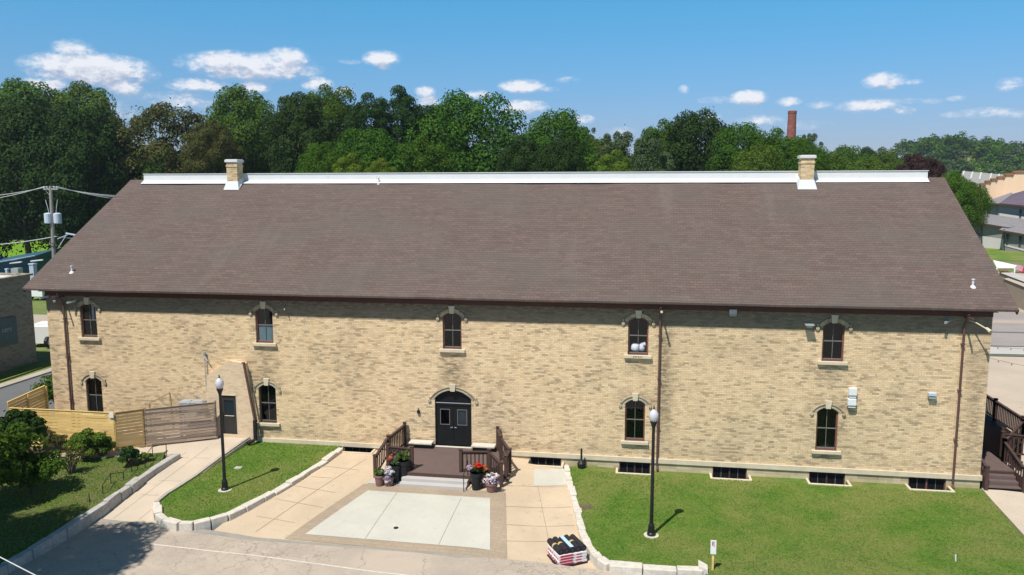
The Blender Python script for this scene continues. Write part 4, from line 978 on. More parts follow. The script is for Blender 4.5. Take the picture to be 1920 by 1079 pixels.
# far wood covering the hill on the right: one mass
def far_wood():
    r = np.random.default_rng(5); C, N = [], []
    MI = []
    for i in range(620):
        px = r.uniform(1520, 1990); Y = 335+(580-335)*((i*.618) % 1); x = float(YP(px, 300, Y).x); zt = z_terr(x, Y); H = r.uniform(8, 13) if px < 1690 else r.uniform(9, 15)
        rx = r.uniform(4.5, 7.5); c, d, L = crown_pts(100+i, rx, H*.46, 9, 260, lobe=(.35,.55)); c[:, 2] += H*.54; c += np.array([x, Y, zt]); C.append(c); N.append(d); MI.append(np.full(260, int(r.choice([0,0,1,2,3])), dtype='i'))
    me = leaves_mesh('wood', np.concatenate(C), np.concatenate(N), 1.4, 'leaf_mid', 3, up=.3)
    for q in ('leaf_bright', 'leaf_dark', 'leaf_grey'): me.materials.append(M[q])
    me.polygons.foreach_set('material_index', np.concatenate(MI)); o = bpy.data.objects.new('distant_wood', me); COL.objects.link(o); tag(o, 'mixed green wood covering the far hill at the right', 'wood', kind='stuff')
    C, N = [], []
    for i in range(330):
        x = r.uniform(-420, 330); Y = r.uniform(190, 330); H = r.uniform(11, 17); rx = r.uniform(5, 8)
        pxx = 960+F*float(np.dot(np.array([x, Y, 0])-CAM, AR))/float(np.dot(np.array([x, Y, 0])-CAM, AF))
        if pxx > 1560: continue
        c, d, L = crown_pts(600+i, rx, H*.46, 9, 260, lobe=(.35,.55)); c[:, 2] += H*.54; c += np.array([x, Y, z_terr(x, Y)]); C.append(c); N.append(d)
    me = leaves_mesh('wood', np.concatenate(C), np.concatenate(N), 1.3, 'leaf_mid', 4, up=.3); o = bpy.data.objects.new('distant_wood', me); COL.objects.link(o); tag(o, 'distant green wood seen through gaps in the treeline behind the roof', 'wood', kind='stuff')
far_wood()
isl = [(-19.5,-.03),(-14.9,-.03)]+W_ISL_S[::-1][1:]+W_ISL_L[::-1][1:]
tufts('short tufty turf on the small lawn around the left lamp post', isl, z_isl, 20000, 41, size=.06)
rl = [(15.35,-.63),(-2.5,-.63)]+W_LS+[(3.0,-11.),(3.2,-13.5),(14.7,-13.5),(15.0,-4.8),(15.3,-1.2)]
tufts('short tufty turf on the large lawn around the right lamp post', rl, z_law, 70000, 42, size=.06)
gd = [(-24.6,-3.4),(-23.2,-2.7)]+[p for p in W_GW[1:]]+[(-31,-14),(-31,-5.2),(-27,-4.2)]
tufts('rough turf in the shaded garden behind the grey stone wall', gd, z_gard, 20000, 43, size=.08)
# shrubs near the camera
def shrub(name, label, loc, h, rx, mat, n=2500, nl=16, leaf=.13, seed=1, cat='shrub', stems=5, low=-.5, **kw):
    T = thing(name, label, cat, loc); c, d, L = crown_pts(seed, rx, h*.48, nl, n, low=low, **kw); c[:, 2] += h*.55; L[:, 2] += h*.55
    me = leaves_mesh('foliage', c, d, leaf, mat, seed, up=.3); o = bpy.data.objects.new('foliage', me); COL.objects.link(o); o.parent = T
    m = MB(); rd = random.Random(seed)
    for q in L[:stems]: m.tube([(rd.uniform(-.1,.1),rd.uniform(-.1,.1),-.3), (q[0]*.4,q[1]*.4,h*.3), tuple(q[:3])], [.04*h**.5, .03*h**.5, .01], 6)
    me2 = bpy.data.meshes.new('stem'); me2.from_pydata(m.v, [], m.f); me2.materials.append(M['bark']); o = bpy.data.objects.new('stem', me2); COL.objects.link(o); o.parent = T
    return T
def gloc(px, py, zf=z_gard): return GP(px, py, zf)
p = gloc(10, 960); shrub('garden_tree', 'large dark leafy garden tree filling the lower left edge of the photo', (p.x-1.1, p.y+.3, p.z), 4.1, 2.1, 'leaf_mid', 17000, 60, .15, 31, 'tree', low=-.95, lobe=(.14,.34))
p = gloc(62, 925); shrub('garden_shrub', 'dark green spreading shrub in front of the yellow fence, right of the large garden tree', (p.x, p.y, p.z), 2.1, 1.35, 'leaf_mid', 8000, 34, .12, 32, low=-.95, lobe=(.14,.34))
p = gloc(25, 880); shrub('garden_shrub', 'tall leafy shrub at the left photo edge in front of the fence end', (p.x-.5, p.y+1.2, p.z), 2.7, 1.2, 'leaf_dark', 9000, 30, .15, 36)
p = gloc(158, 862); shrub('garden_shrub', 'bright green leafy bush against the yellow board fence', (p.x, p.y+.2, p.z), 1.45, 1.1, 'leaf_bright', 8000, 26, .11, 33, low=-.9, lobe=(.2,.36))
p = gloc(188, 858); shrub('garden_shrub', 'smaller bright green bush nearest the fence corner', (p.x, p.y+.2, p.z), 1.0, .7, 'leaf_bright', 3200, 14, .10, 34, low=-.9)
p = gloc(243, 872); shrub('garden_shrub', 'dark spiky rounded shrub below the fence corner beside the path', p, .9, .62, 'leaf_dark', 3200, 14, .10, 35)
p = gloc(274, 866); shrub('garden_shrub', 'low yellow green shrub right of the dark spiky one', p, .5, .4, 'leaf_yellow', 1200, 9, .08, 37)
p = gloc(135, 888); shrub('garden_shrub', 'thin half bare brownish shrub in the middle of the garden', p, 1.3, .75, 'leaf_olive', 1100, 14, .07, 38, stems=14)
p = gloc(110, 850); shrub('garden_shrub', 'reddish brown airy shrub before the yellow fence', (p.x, p.y, p.z), 1.2, .6, 'leaf_olive', 1300, 14, .08, 39, stems=10)
p = Vector((-32.3, 1.6, -.2)); shrub('sapling', 'young leafy tree at the left corner of the brick building behind the fence', p, 3.2, 1.35, 'leaf_mid', 3000, 20, .16, 40, 'tree')
p = gloc(200, 843); 
m = MB(); m.tube([(p.x-.06,p.y,p.z-.1),(p.x-.1,p.y,p.z+.6),(p.x+.05,p.y,p.z+.95),(p.x+.16,p.y,p.z+.85)], [.05,.07,.1,.04], 8); m.tube([(p.x+.14,p.y,p.z-.1),(p.x+.1,p.y,p.z+.5),(p.x+.05,p.y,p.z+.9)], [.04,.05,.08], 8)
tag(m.build('driftwood_post', 'terracotta'), 'rusty brown forked driftwood post standing before the fence corner', 'ornament')
# shade tree standing outside the left edge of the frame: its shadow falls on the roadway
for x, y, h, w, lab in ((-22.6,-18.2,16,.50,'tall shade tree beside the roadway, nearest the camera'),(-32.5,-14.5,15,.66,'tall shade tree beside the garden at far left'),(-27.5,-19.5,15,.6,'shade tree at the roadway edge left of the view'),(-25.6,-18.2,13,.52,'shade tree between the roadway and the garden wall'),(-26.2,-18.4,17,.5,'tallest shade tree left of the view'),(-29.6,-16.4,14,.5,'shade tree over the lower end of the garden wall')):
    t = tree('shade_tree', lab, 'dark2', (x-1.5, y-1.3, -.8), h, w, rz=x)

# ------------------------------------------------------------------ lamp posts
def lamp(label, loc):
    T = thing('lamp_post', label, 'lamp post', loc, 'black globe lamp posts on the lawns')
    m = MB(); m.lathe((0,0,0), [(.30,-.1),(.30,.02)], 20); m.build('footing', 'limestone_white', T, False)
    m = MB(); m.lathe((0,0,0), [(.17,.02),(.17,.10),(.14,.14),(.12,.42),(.085,.5),(.075,.55),(.058,4.35),(.075,4.38),(.075,4.42),(.11,4.52),(.14,4.60),(.14,4.64)], 16); m.build('pole', 'black_paint', T, False)
    m = MB(); m.lathe((0,0,4.63), [(.11,0),(.155,.08),(.185,.2),(.18,.3),(.13,.40),(.06,.46),(.03,.5)], 18); m.build('globe', 'lamp_globe', T, False, smooth=True)
    m = MB(); m.lathe((0,0,5.11), [(.04,0),(.05,.03),(.02,.07),(.03,.11),(.005,.15)], 10); m.build('finial', 'black_paint', T, False)
    return T
p = GP(1221, 1004, z_law); L1 = lamp('black globe lamp post on the large right lawn before the middle downspout', p)
q = GP(422, 919, z_isl); L2 = copy_tree(L1); L2.location = q; L2['label'] = 'black globe lamp post on the small lawn before the service door'

# ------------------------------------------------------------------ fences
def fence(name, label, a, b_, zb, h, mat, posts, seed=1, gap=.026, bh=.138, face=-1):
    a, b_ = Vector(a), Vector(b_); T = thing(name, label, 'fence', (a.x, a.y, zb[0])); d = (b_-a); L = d.length; d.normalize(); n = Vector((-d.y, d.x, 0)); D = Vector((d.x, d.y, 0)); m = MB(); rd = random.Random(seed)
    rows = int(h/(bh+gap))
    for i in range(rows):
        z = .06+i*(bh+gap)+bh/2; A = Vector((a.x, a.y, zb[0]+z)); Bv = Vector((b_.x, b_.y, zb[1]+z)); off = n*rd.uniform(-.006, .006)
        m.bar(A+off, Bv+off, .022, bh-rd.uniform(0, .01), up=(0,0,1))
    m.build('boards', mat, T)
    for k in posts:
        q = a+(b_-a)*k; z0 = zb[0]+(zb[1]-zb[0])*k; o_ = n*(.06); m = MB(); m.box(q.x+o_.x-.045, q.x+o_.x+.045, q.y+o_.y-.045, q.y+o_.y+.045, z0-.3, z0+h-.02); m.build('post', mat, T)
    m = MB(); m.bar((a.x,a.y,zb[0]+.05+rows*(bh+gap)),(b_.x,b_.y,zb[1]+.05+rows*(bh+gap)),.07,.03); m.build('top_rail', mat, T)
    return T
fc = Vector((-25.75,-2.72)); fm = Vector((-24.62,-2.0)); fe = Vector((-21.5,-.62))
fence('board_fence', 'long new yellow horizontal board fence facing the garden', (-31.6,-2.72), fc, (-.2,-.2), 2.02, 'fence_yellow', (0,.33,.66,1), 1)
fence('board_fence', 'short tan board fence panel between the yellow fence corner and the grey gate', fc+Vector((.06,.03)), fm, (-.2,-.16), 2.05, 'fence_tan', (1,), 2)
fence('board_gate', 'weathered grey board fence gate beside the service door', fm+Vector((.06,.03)), fe, (-.14,.0), 2.05, 'fence_grey', (0,.5,1), 3, gap=.022)
fence('board_fence', 'yellow side fence running from the building corner behind the long yellow fence', (-31.75,-.05), (-31.75,-2.65), (.1,-.1), 2.15, 'fence_yellow', (0,.5), 4)
m = MB(); p = YP(209,780,-2.78); m.box(p.x-.12, p.x+.12, -2.80, -2.77, p.z-.1, p.z+.14); tag(m.build('notice_plate', 'white_paint'), 'small pale notice plate on the yellow fence by the corner', 'sign')
m = MB(); a, b_, c = YP(280,757,-1.4), YP(318,737,-1.4), YP(323,752,-1.4); m.bar(a, b_, .06, .06); m.bar(b_, c-Vector((0,0,1.5)), .06, .06); m.bar(a, a-Vector((0,0,1.5)), .06, .06); tag(m.build('timber_frame', 'fence_tan'), 'bent tan timber rail rising behind the grey board gate', 'frame')
for k, px in enumerate((350, 372)):
    T = thing('condenser_unit', ('left' if k == 0 else 'right')+' grey air conditioning unit behind the grey board gate', 'air conditioner', YP(px, 745, -.45)-Vector((0,0,1.)), 'air conditioning units behind the gate'); q = T.location
    m = MB(); m.box(q.x-.32, q.x+.32, -.75, -.15, q.z-.9, q.z+.80); m.build('casing', 'steel_grey', T, bevel=.02); m = MB(); m.lathe((q.x,-.45,q.z+.80), [(.26,0),(.26,.03),(.05,.06)], 14); m.build('fan_guard', 'steel_grey', T)
# garden handrail
T = thing('garden_handrail', 'thin black stepped metal handrail along the garden stone wall', 'handrail', GP(200, 930, z_gard)); hp = [(172,942,.35),(197,927,.4),(212,907,.45),(236,902,.4),(251,885,.45),(262,882,.5),(276,878,.55),(290,857,.5),(316,853,.55)]
pts = [GP(x, y, z_gard)+Vector((-.1,0,0)) for x, y, h in hp]
for (x, y, h), p in zip(hp, pts): m = MB(); m.tube([p-Vector((0,0,.1)), p+Vector((0,0,h))], .02, 6); m.build('post', 'black_paint', T)
m = MB(); m.tube([p+Vector((0,0,h[2])) for p, h in zip(pts[1:], hp[1:])], .018, 6); m.build('rail', 'black_paint', T)

# ------------------------------------------------------------------ planters
def planter(label, loc, r, h, mat, blooms, seed, green='leaf_mid', fh=.3, fr=1.15, square=False):
    T = thing('flower_pot', label, 'planter', loc); x, y, z = loc; m = MB()
    m.lathe((x,y,z), [(r*.68,0),(r*.9,h*.8),(r,h*.82),(r,h),(r*.86,h),(r*.84,h*.9)], 4 if square else 16); m.build('pot', mat, T)
    c, d, L = crown_pts(seed, r*fr, fh*.7, 10, 700); c += np.array([x, y, z+h+fh*.35]); me = leaves_mesh('foliage', c, d, .07, green, seed); o = bpy.data.objects.new('foliage', me); COL.objects.link(o); o.parent = T; o.location = -T.location
    for i, (col, k, dx, dz) in enumerate(blooms):
        c, d, L = crown_pts(seed+i+50, r*fr*.95*k, fh*.75*k, 8, 260, gaps=0); c += np.array([x+dx, y-.1, z+h+fh*.5+dz]); me = leaves_mesh('blossom', c, d, .075, 'petal_'+col, seed+i, aspect=.95); o = bpy.data.objects.new('blossom', me); COL.objects.link(o); o.parent = T; o.location = -T.location
def pl(px, py): p = GP(px, py, z_pave); return (p.x, p.y, p.z)
planter('purple brown pot with green leaves at the left end of the left planter group', pl(712,911), .24, .52, 'terracotta', [('lilac',.35,.1,0)], 71, 'leaf_bright', .32)
planter('dark pot spilling lilac white flowers down its front beside the white steps', pl(729,911), .25, .42, 'terracotta', [('white',1.1,0,.05),('lilac',1.0,.02,-.22),('white',.8,.03,-.38)], 72, 'leaf_grey', .5)
planter('tall black pot with grey green leaves and coral flowers behind the lilac one', pl(741,904), .27, .82, 'black_rubber', [('orange',.5,-.18,.15)], 73, 'leaf_grey', .35)
planter('tall black pot with bright green leaves against the left porch railing', pl(757,901), .29, .95, 'black_rubber', [], 74, 'leaf_bright', .5)
planter('tall black pot of red and pink flowers right of the white steps', pl(893,918), .27, .78, 'black_rubber', [('red',.75,.12,.18),('pink',.5,-.28,.05)], 75, 'leaf_dark', .42)
planter('pot of orange flowers behind the mauve ones at the porch corner', pl(909,913), .22, .62, 'terracotta', [('orange',.8,0,.12),('red',.35,-.15,0)], 76, 'leaf_mid', .34)
planter('rounded pot overflowing with pale mauve flowers at the right porch corner', pl(922,922), .3, .42, 'terracotta', [('white',1.15,-.03,-.02),('lilac',.8,.12,-.18),('pink',.6,-.1,-.2)], 77, 'leaf_grey', .5, 1.2)
p = Vector((-2.62, -.42, -.5)); m = MB(); m.lathe(p, [(.17,-.02),(.19,.05),(.2,.2),(.12,.3),(.05,.36),(.045,.9),(.03,.93)], 14); m.tube([p+Vector((.16,0,.0)), p+Vector((.16,0,.4))], .035, 8); tag(m.build('smoking_receptacle', 'black_rubber', smooth=False), 'black long necked ash receptacle against the wall by the right lawn', 'ashtray')

# ------------------------------------------------------------------ pallet of roofing
def pallet():
    O, A, Bv = GP(1046,1069,z_pave), GP(1102,1056,z_pave), GP(1026,1048,z_pave); ex = (A-O); ey = (Bv-O); ey = ey.normalized()*min(ey.length, 1.15); ex.z = ey.z = 0; X, Yv = ex.length, ey.length; ex.normalize(); ey = Vector((-ex.y, ex.x, 0)); Yv = 1.05
    T = thing('pallet', 'black pallet under the stacked roofing bundles at the plaza edge', 'pallet', O); up = Vector((0,0,1)); z0 = O.z
    def bx(mb, u0, u1, v0, v1, w0, w1): c = O+ex*(u0+u1)/2+ey*(v0+v1)/2; c.z = z0+(w0+w1)/2; mb.obox(c, ex*(u1-u0)/2, ey*(v1-v0)/2, up*(w1-w0)/2)
    m = MB(); bx(m, 0, X, 0, Yv, .08, .11); 
    for v in (.04, Yv/2, Yv-.04): bx(m, 0, X, v-.04, v+.04, .0, .08)
    m.build('slats', 'black_rubber', T)
    rd = random.Random(2); lay = ('bottom','second','third','top')
    for i in range(4):
        for s in (0, 1):
            v0, v1 = (.02, Yv/2-.01) if s == 0 else (Yv/2+.01, Yv-.02); w0 = .11+i*.105; j = rd.uniform(-.02, .02)
            B_ = thing('shingle_bundle', f'white and red wrapped shingle bundle in the {lay[i]} layer of the pallet stack, {"front" if s == 0 else "back"} half', 'shingle bundle', O+up*w0, 'roofing bundles on the pallet')
            m = MB(); bx(m, .03+j, X-.03+j, v0, v1, w0, w0+.10); m.build('wrapper', 'wrap_white', B_, bevel=.02)
            m = MB(); bx(m, .1+j, X*.52+j, v0-.004, v0, w0+.02, w0+.085) if s == 0 else bx(m, .1+j, X*.5+j, v1, v1+.004, w0+.02, w0+.08)
            bx(m, X*.62+j, X*.8+j, v0-.004, v0, w0+.015, w0+.05) if s == 0 else None
            for q in range(3): bx(m, .026+j, .03+j, v0+.05+q*.15, v0+.14+q*.15, w0+.02, w0+.085) if i < 3 else None
            m.build('red_print', 'wrap_red', B_)
    labs = ['black roofing felt roll with a tan tape band at the left of the pallet top','second black roofing felt roll with a tan tape band on the pallet','black roofing roll with a long pale blue label in the middle of the pallet top','black roofing roll at the right end of the pallet top','second black roll nestled against the right end roll']
    for i in range(5):
        u = .14+i*(X-.28)/4; zc = .11+4*.105+.115; a = O+ex*u+ey*.05; b_ = O+ex*(u-.02)+ey*(Yv+.05*(i % 2)); a.z = b_.z = z0+zc; R = thing('felt_roll', labs[i], 'roofing roll', (a+b_)/2, 'rolls on top of the pallet')
        m = MB(); m.tube([a, b_], .115, 14); m.build('roll', 'black_felt', R, smooth=False)
        m = MB(); m.tube([a-ey*.003, a+ey*.001], .04, 10); m.build('core', 'brown_wood', R)
        if i in (0, 1, 3): c = a.lerp(b_, .5); m = MB(); m.tube([c-ey*.05, c+ey*.05], .119, 14); m.build('tape', 'tan_tape', R)
        if i == 2: m = MB(); c = a.lerp(b_, .5)+up*.117; m.obox(c, ex*.075, ey*.48, up*.004); m.build('paper_label', 'blue_label', R)
pallet()
# sign on a stake at the front of the lawn
p = GP(1336, 1069, z_law); T = thing('stake_sign', 'small white sign with red lettering on a yellow wooden stake at the lawn edge', 'sign', p)
m = MB(); m.bar(p-Vector((0,0,.15)), p+Vector((.0,0,.75)), .07, .03, up=(0,1,0)); m.build('stake', 'fence_yellow', T)
m = MB(); m.obox(p+Vector((0,-.04,.88)), (.10,.0,0), (0,.012,0), (0,0,.26)); m.build('board', 'white_paint', T)
m = MB(); pc = p+Vector((0,-.056,.98))
for zz, xa, xb in ((.10,-.05,.05),(.05,-.05,.03),(0,-.05,.05),(-.05,.0,.05)): m.box(pc.x+xa, pc.x+xb, pc.y-.004, pc.y, pc.z+zz-.009, pc.z+zz+.009)
m.box(pc.x-.05, pc.x-.033, pc.y-.004, pc.y, pc.z-.05, pc.z+.09); m.build('red_lettering', 'wrap_red', T)
p = GP(1792, 1053, z_law); m = MB(); m.tube([p-Vector((0,0,.05)), p+Vector((-.02,0,.26))], .025, 8); tag(m.build('marker_stake', 'white_paint'), 'small white marker stake standing alone in the right lawn', 'stake')
p = GP(447, 878, z_isl); m = MB(); m.obox(p+Vector((0,0,.015)), (.17,.02,0), (-.02,.15,0), (0,0,.02)); tag(m.build('utility_cover', 'grey_stone'), 'square pale utility cover set in the small lawn', 'cover')
p = GP(742.5, 991.5, z_pave); m = MB(); m.lathe(p+Vector((0,0,.01)), [(.10,0),(.10,.034)], 16); tag(m.build('floor_drain', 'black_paint'), 'round dark drain in the middle of the pale patio slab', 'drain')
rd = random.Random(9); 
p = GP(1098, 950, z_law); m = MB(); m.add([(p.x+.35*cos(t)*(1+.2*sin(3*t)), p.y+.3*sin(t), p.z+.006+.0) for t in np.linspace(0, 2*pi, 14)[:-1]], [tuple(range(13))]); o = m.build('bare_patch', 'soil'); o['kind'] = 'structure'

# ------------------------------------------------------------------ right-hand side deck
def deck_right():
    T = thing('side_deck', 'dark brown timber deck and stairs along the right end of the building', 'deck', (17, 4, -.6)); m = MB(); y = .75
    while y < 4.3: m.box(15.55, 17.05, y, y+.13, -.02, .02); y += .137
    m.build('landing', 'deck_board', T)
    for i, (z, yy) in enumerate(((-.14,.42),(-.30,.1),(-.46,-.22))):
        m = MB(); m.box(15.5, 17.0, yy, yy+.34, z-.03, z); m.box(15.52, 16.98, yy+.30, yy+.33, z, z+.13); m.build('step', 'deck_board', T)
    m = MB(); m.box(15.5, 17.08, .7, .75, -.6, -.02); m.box(15.45, 15.5, -.25, 4.3, -.6, .0); m.box(17.05, 17.1, -.25, 4.3, -.6, .0); m.box(15.45, 18.1, 4.3, 4.36, -.6, 1.0); m.box(18.05, 18.1, 2.5, 12, -.6, 1.0); m.build('fascia', 'brown_wood', T)
    m = MB(); y = 4.36
    while y < 14: m.box(15.4, 18.2, y, y+.13, .97, 1.0); y += .137
    m.build('upper_floor', 'black_rubber', T)  # near-black colour puts the building's shade into these boards
    for a, b_, z1, z0, k in (((15.5,-.25),(15.52,1.6),(.4,1.0),(-.6,0.),8), ((17.05,-.25),(17.1,2.0),(.45,1.0),(-.6,0.),9), ((17.1,2.0),(18.06,2.5),(1.0,1.9),(0.,.9),4), ((18.06,2.5),(18.1,5.6),(2.0,2.0),(1.02,1.02),17), ((18.1,5.6),(18.14,9.4),(2.0,2.0),(1.02,1.02),20), ((18.14,9.4),(18.14,13.5),(2.0,2.0),(1.02,1.02),20), ((17.1,2.2),(19.6,1.7),(1.3,1.3),(.3,.3),14), ((19.6,1.7),(19.9,-1.5),(1.3,.7),(.3,-.5),12)):
        p, r, bl = [], MB(), MB(); railing(p, r, bl, a, b_, z1, z0, k)
        rl = r.build('railing', 'brown_wood', T); bl.build('balusters', 'brown_wood', rl); [q_.build('post', 'brown_wood', rl) for q_ in p]
    
deck_right()
for k, (x, y, w, lab) in enumerate(((16.9,8.2,.9,'dark patio table beside the deck railing, farther from the camera'),(17.1,6.0,1.0,'dark patio table beside the deck railing, nearer the camera'))):
    T = thing('patio_table', lab, 'table', (x, y, 1.)); m = MB(); m.box(x-w/2, x+w/2, y-w/2, y+w/2, 1.68, 1.72); m.build('tabletop', 'amber' if k else 'street_dark', T, bevel=.01)
    for sx in (-1, 1):
        for sy in (-1, 1): m = MB(); m.tube([(x+sx*w*.42,y+sy*w*.42,1.),(x+sx*w*.4,y+sy*w*.4,1.68)], .03, 6); m.build('leg', 'black_paint', T)
def catenary(a, b_, sag, n=18): a, b_ = Vector(a), Vector(b_); return [a.lerp(b_, i/n)-Vector((0,0,sag*4*(i/n)*(1-i/n))) for i in range(n+1)]
for k, (a, b_, lab) in enumerate((((16.2,9,4.4),(26,4,4.2),'string of patio lights nearest the deck railing'),((16.2,13,4.2),(28,11,4.4),'string of patio lights farther beyond the deck railing'))):
    T = thing('string_lights', lab, 'string lights', a, 'light strings over the deck'); cpts = catenary(a, b_, .8); m = MB(); m.tube(cpts, .008, 5); m.build('wire', 'black_paint', T)
    for p in cpts[1:-1:1]: m = MB(); m.lathe(p-Vector((0,0,.12)), [(.01,0),(.035,.03),(.025,.09),(.012,.12)], 8); m.build('bulb', 'amber', T)

# ------------------------------------------------------------------ left background
T = thing('brick_warehouse', 'dark weathered brick building with a flat white roof left of the side street', 'building', (-50, 8, -.6))
m = MB(); m.add([(-46,-12,-.8),(-46,16,-.8),(-46,16,6.2),(-46,-12,6.0)], [(0,1,2,3)]); m.add([(-46,16,-.8),(-75,16,-.8),(-75,16,6.2),(-46,16,6.2)], [(0,1,2,3)]); m.add([(-46,-12,-.8),(-75,-12,-.8),(-75,-12,6.),(-46,-12,6.)], [(0,1,2,3)]); m.build('wall', 'dark_brick', T)
m = MB(); m.add([(-46.3,-12,5.98),(-46.3,15.7,6.2),(-75,15.7,6.2),(-75,-12,5.98)], [(0,1,2,3)]); m.build('roof', 'membrane', T)
m = MB(); m.bar((-46.05,-12,6.05),(-46.05,16.1,6.27),.5,.14); m.bar((-46,15.95,6.27),(-75,15.95,6.27),.4,.14); m.build('parapet_cap', 'dark_brick', T)
m = MB(); m.box(-45.97, -45.9, 9.2, 14.2, 1.3, 3.35); sg = m.build('wall_sign', 'teal_sign', T)
cu = bpy.data.curves.new('sign_lettering', 'FONT'); cu.body = 'cers'; cu.size = .55; cu.extrude = .01; to = bpy.data.objects.new('tmp', cu); COL.objects.link(to); bpy.context.view_layer.update()
me = bpy.data.meshes.new_from_object(to.evaluated_get(bpy.context.evaluated_depsgraph_get())); bpy.data.objects.remove(to)
o = bpy.data.objects.new('sign_lettering', me); COL.objects.link(o); me.materials.clear(); me.materials.append(M['steel_grey']); o.parent = sg; o.rotation_euler = (pi/2, 0, pi/2); o.location = (-45.88, 12.75, 2.35)
T = thing('teal_building', 'low dark teal building beyond the white flat roof at the left', 'building', (-76, 50, 0)); m = MB()
a, b_ = YP(-40,499,46), YP(66,480,52); m.add([(a.x,46,-.6),(b_.x,52,-.6),(b_.x,52,b_.z),(a.x,46,a.z)], [(0,1,2,3)]); m.add([(b_.x,52,-.6),(b_.x-6,64,-.6),(b_.x-6,64,b_.z),(b_.x,52,b_.z)], [(0,1,2,3)]); m.add([(a.x,46,a.z-.02),(b_.x,52,b_.z-.02),(b_.x-6,64,b_.z-.02),(a.x-6,58,a.z-.02)], [(0,1,2,3)]); m.build('wall', 'teal_paint', T)
m = MB(); m.bar((a.x,45.9,a.z),(b_.x,51.9,b_.z),.3,.12); m.build('roof_edge', 'grey_can', T)
for px, py in ((18,494),(58,490)): q = YP(px, py, 49.2); m = MB(); m.bar(q, q+Vector((1.2,.6,.12)), .5, .12); m.build('wall_lamp', 'white_paint', T)
q = YP(32,512,49.); m = MB(); m.box(q.x-.5, q.x+.5, 48.6, 49.4, q.z-1, q.z+.6); m.build('service_door', 'steel_grey', T)
for k, (px, lab) in enumerate(((14,'narrow pale roof vent at the left before the teal building'),(63,'grey roof fan box before the teal building'))):
    q = YP(px, 515, 17+k*3); m = MB(); w = .1 if k == 0 else .2; m.box(q.x-w, q.x+w, q.y-w, q.y+w, 5.4, q.z+(.35 if k == 0 else .8)); m.box(q.x-w*1.2, q.x+w*1.2, q.y-w*1.2, q.y+w*1.2, q.z+(.35 if k == 0 else .8), q.z+(.35 if k == 0 else .8)+.12); tag(m.build('roof_fan', 'grey_can', bevel=.02), lab, 'vent')
def car(name, label, loc, rz, body, cat='car', s=1., truck=False):
    T = thing(name, label, cat, loc, rz=rz); m = MB()
    if truck: prof = [(-3.2,.5),(-3.2,2.9),(1.2,2.9),(1.2,1.2),(1.3,1.2),(1.6,2.1),(2.5,2.1),(2.9,1.3),(3.3,1.2),(3.4,.5)]
    else: prof = [(-2.3,.35),(-2.35,.85),(-1.9,.98),(-1.35,1.42),(.35,1.45),(1.05,1.0),(2.1,.88),(2.35,.6),(2.3,.35)]
    W_ = 1.05 if truck else .88; m.prism([(x*s, z*s) for x, z in prof], -W_, W_); m.build('body', body, T, False, bevel=.06)
    m = MB()
    if truck: m.prism([(1.62,1.35),(1.72,2.0),(2.42,2.0),(2.7,1.35)], -W_-.01, W_+.01)
    else: m.prism([(-1.6,1.0),(-1.25,1.36),(.3,1.38),(.85,1.0)], -W_-.01, W_+.01)
    m.build('windows', 'glass_dark', T, False)
    for x in ((-2.1, 2.2) if truck else (-1.45, 1.4)):
        for y in (-1, 1): R = .48 if truck else .33; m = MB(); m.tube([(x,y*(W_-.2),R),(x,y*(W_+.03),R)], R, 16); w = m.build('wheel', 'black_rubber', T, False); m = MB(); m.tube([(x,y*(W_+.02),R),(x,y*(W_+.05),R)], R*.6, 12); m.build('rim', 'white_paint', w, False)
    return T
p = ZP(86, 648, -.6); car('delivery_truck', 'white box truck parked across the gap between the two brick buildings', (p.x-.3, p.y+1, -.58), rad(100), 'truck_white', 'truck', s=.62, truck=True)
p = ZP(83, 560, -.6); car('delivery_truck', 'white box truck farther back seen under the left eave corner', (p.x, p.y+1, -.58), rad(95), 'truck_white', 'truck', s=.9, truck=True)
p = YP(3,478,82); car('parked_car', 'dark blue car parked at the edge of the sunny meadow', (p.x-1.5, 82, z_terr(p.x, 82)+.1), rad(10), 'car_blue', s=1.)
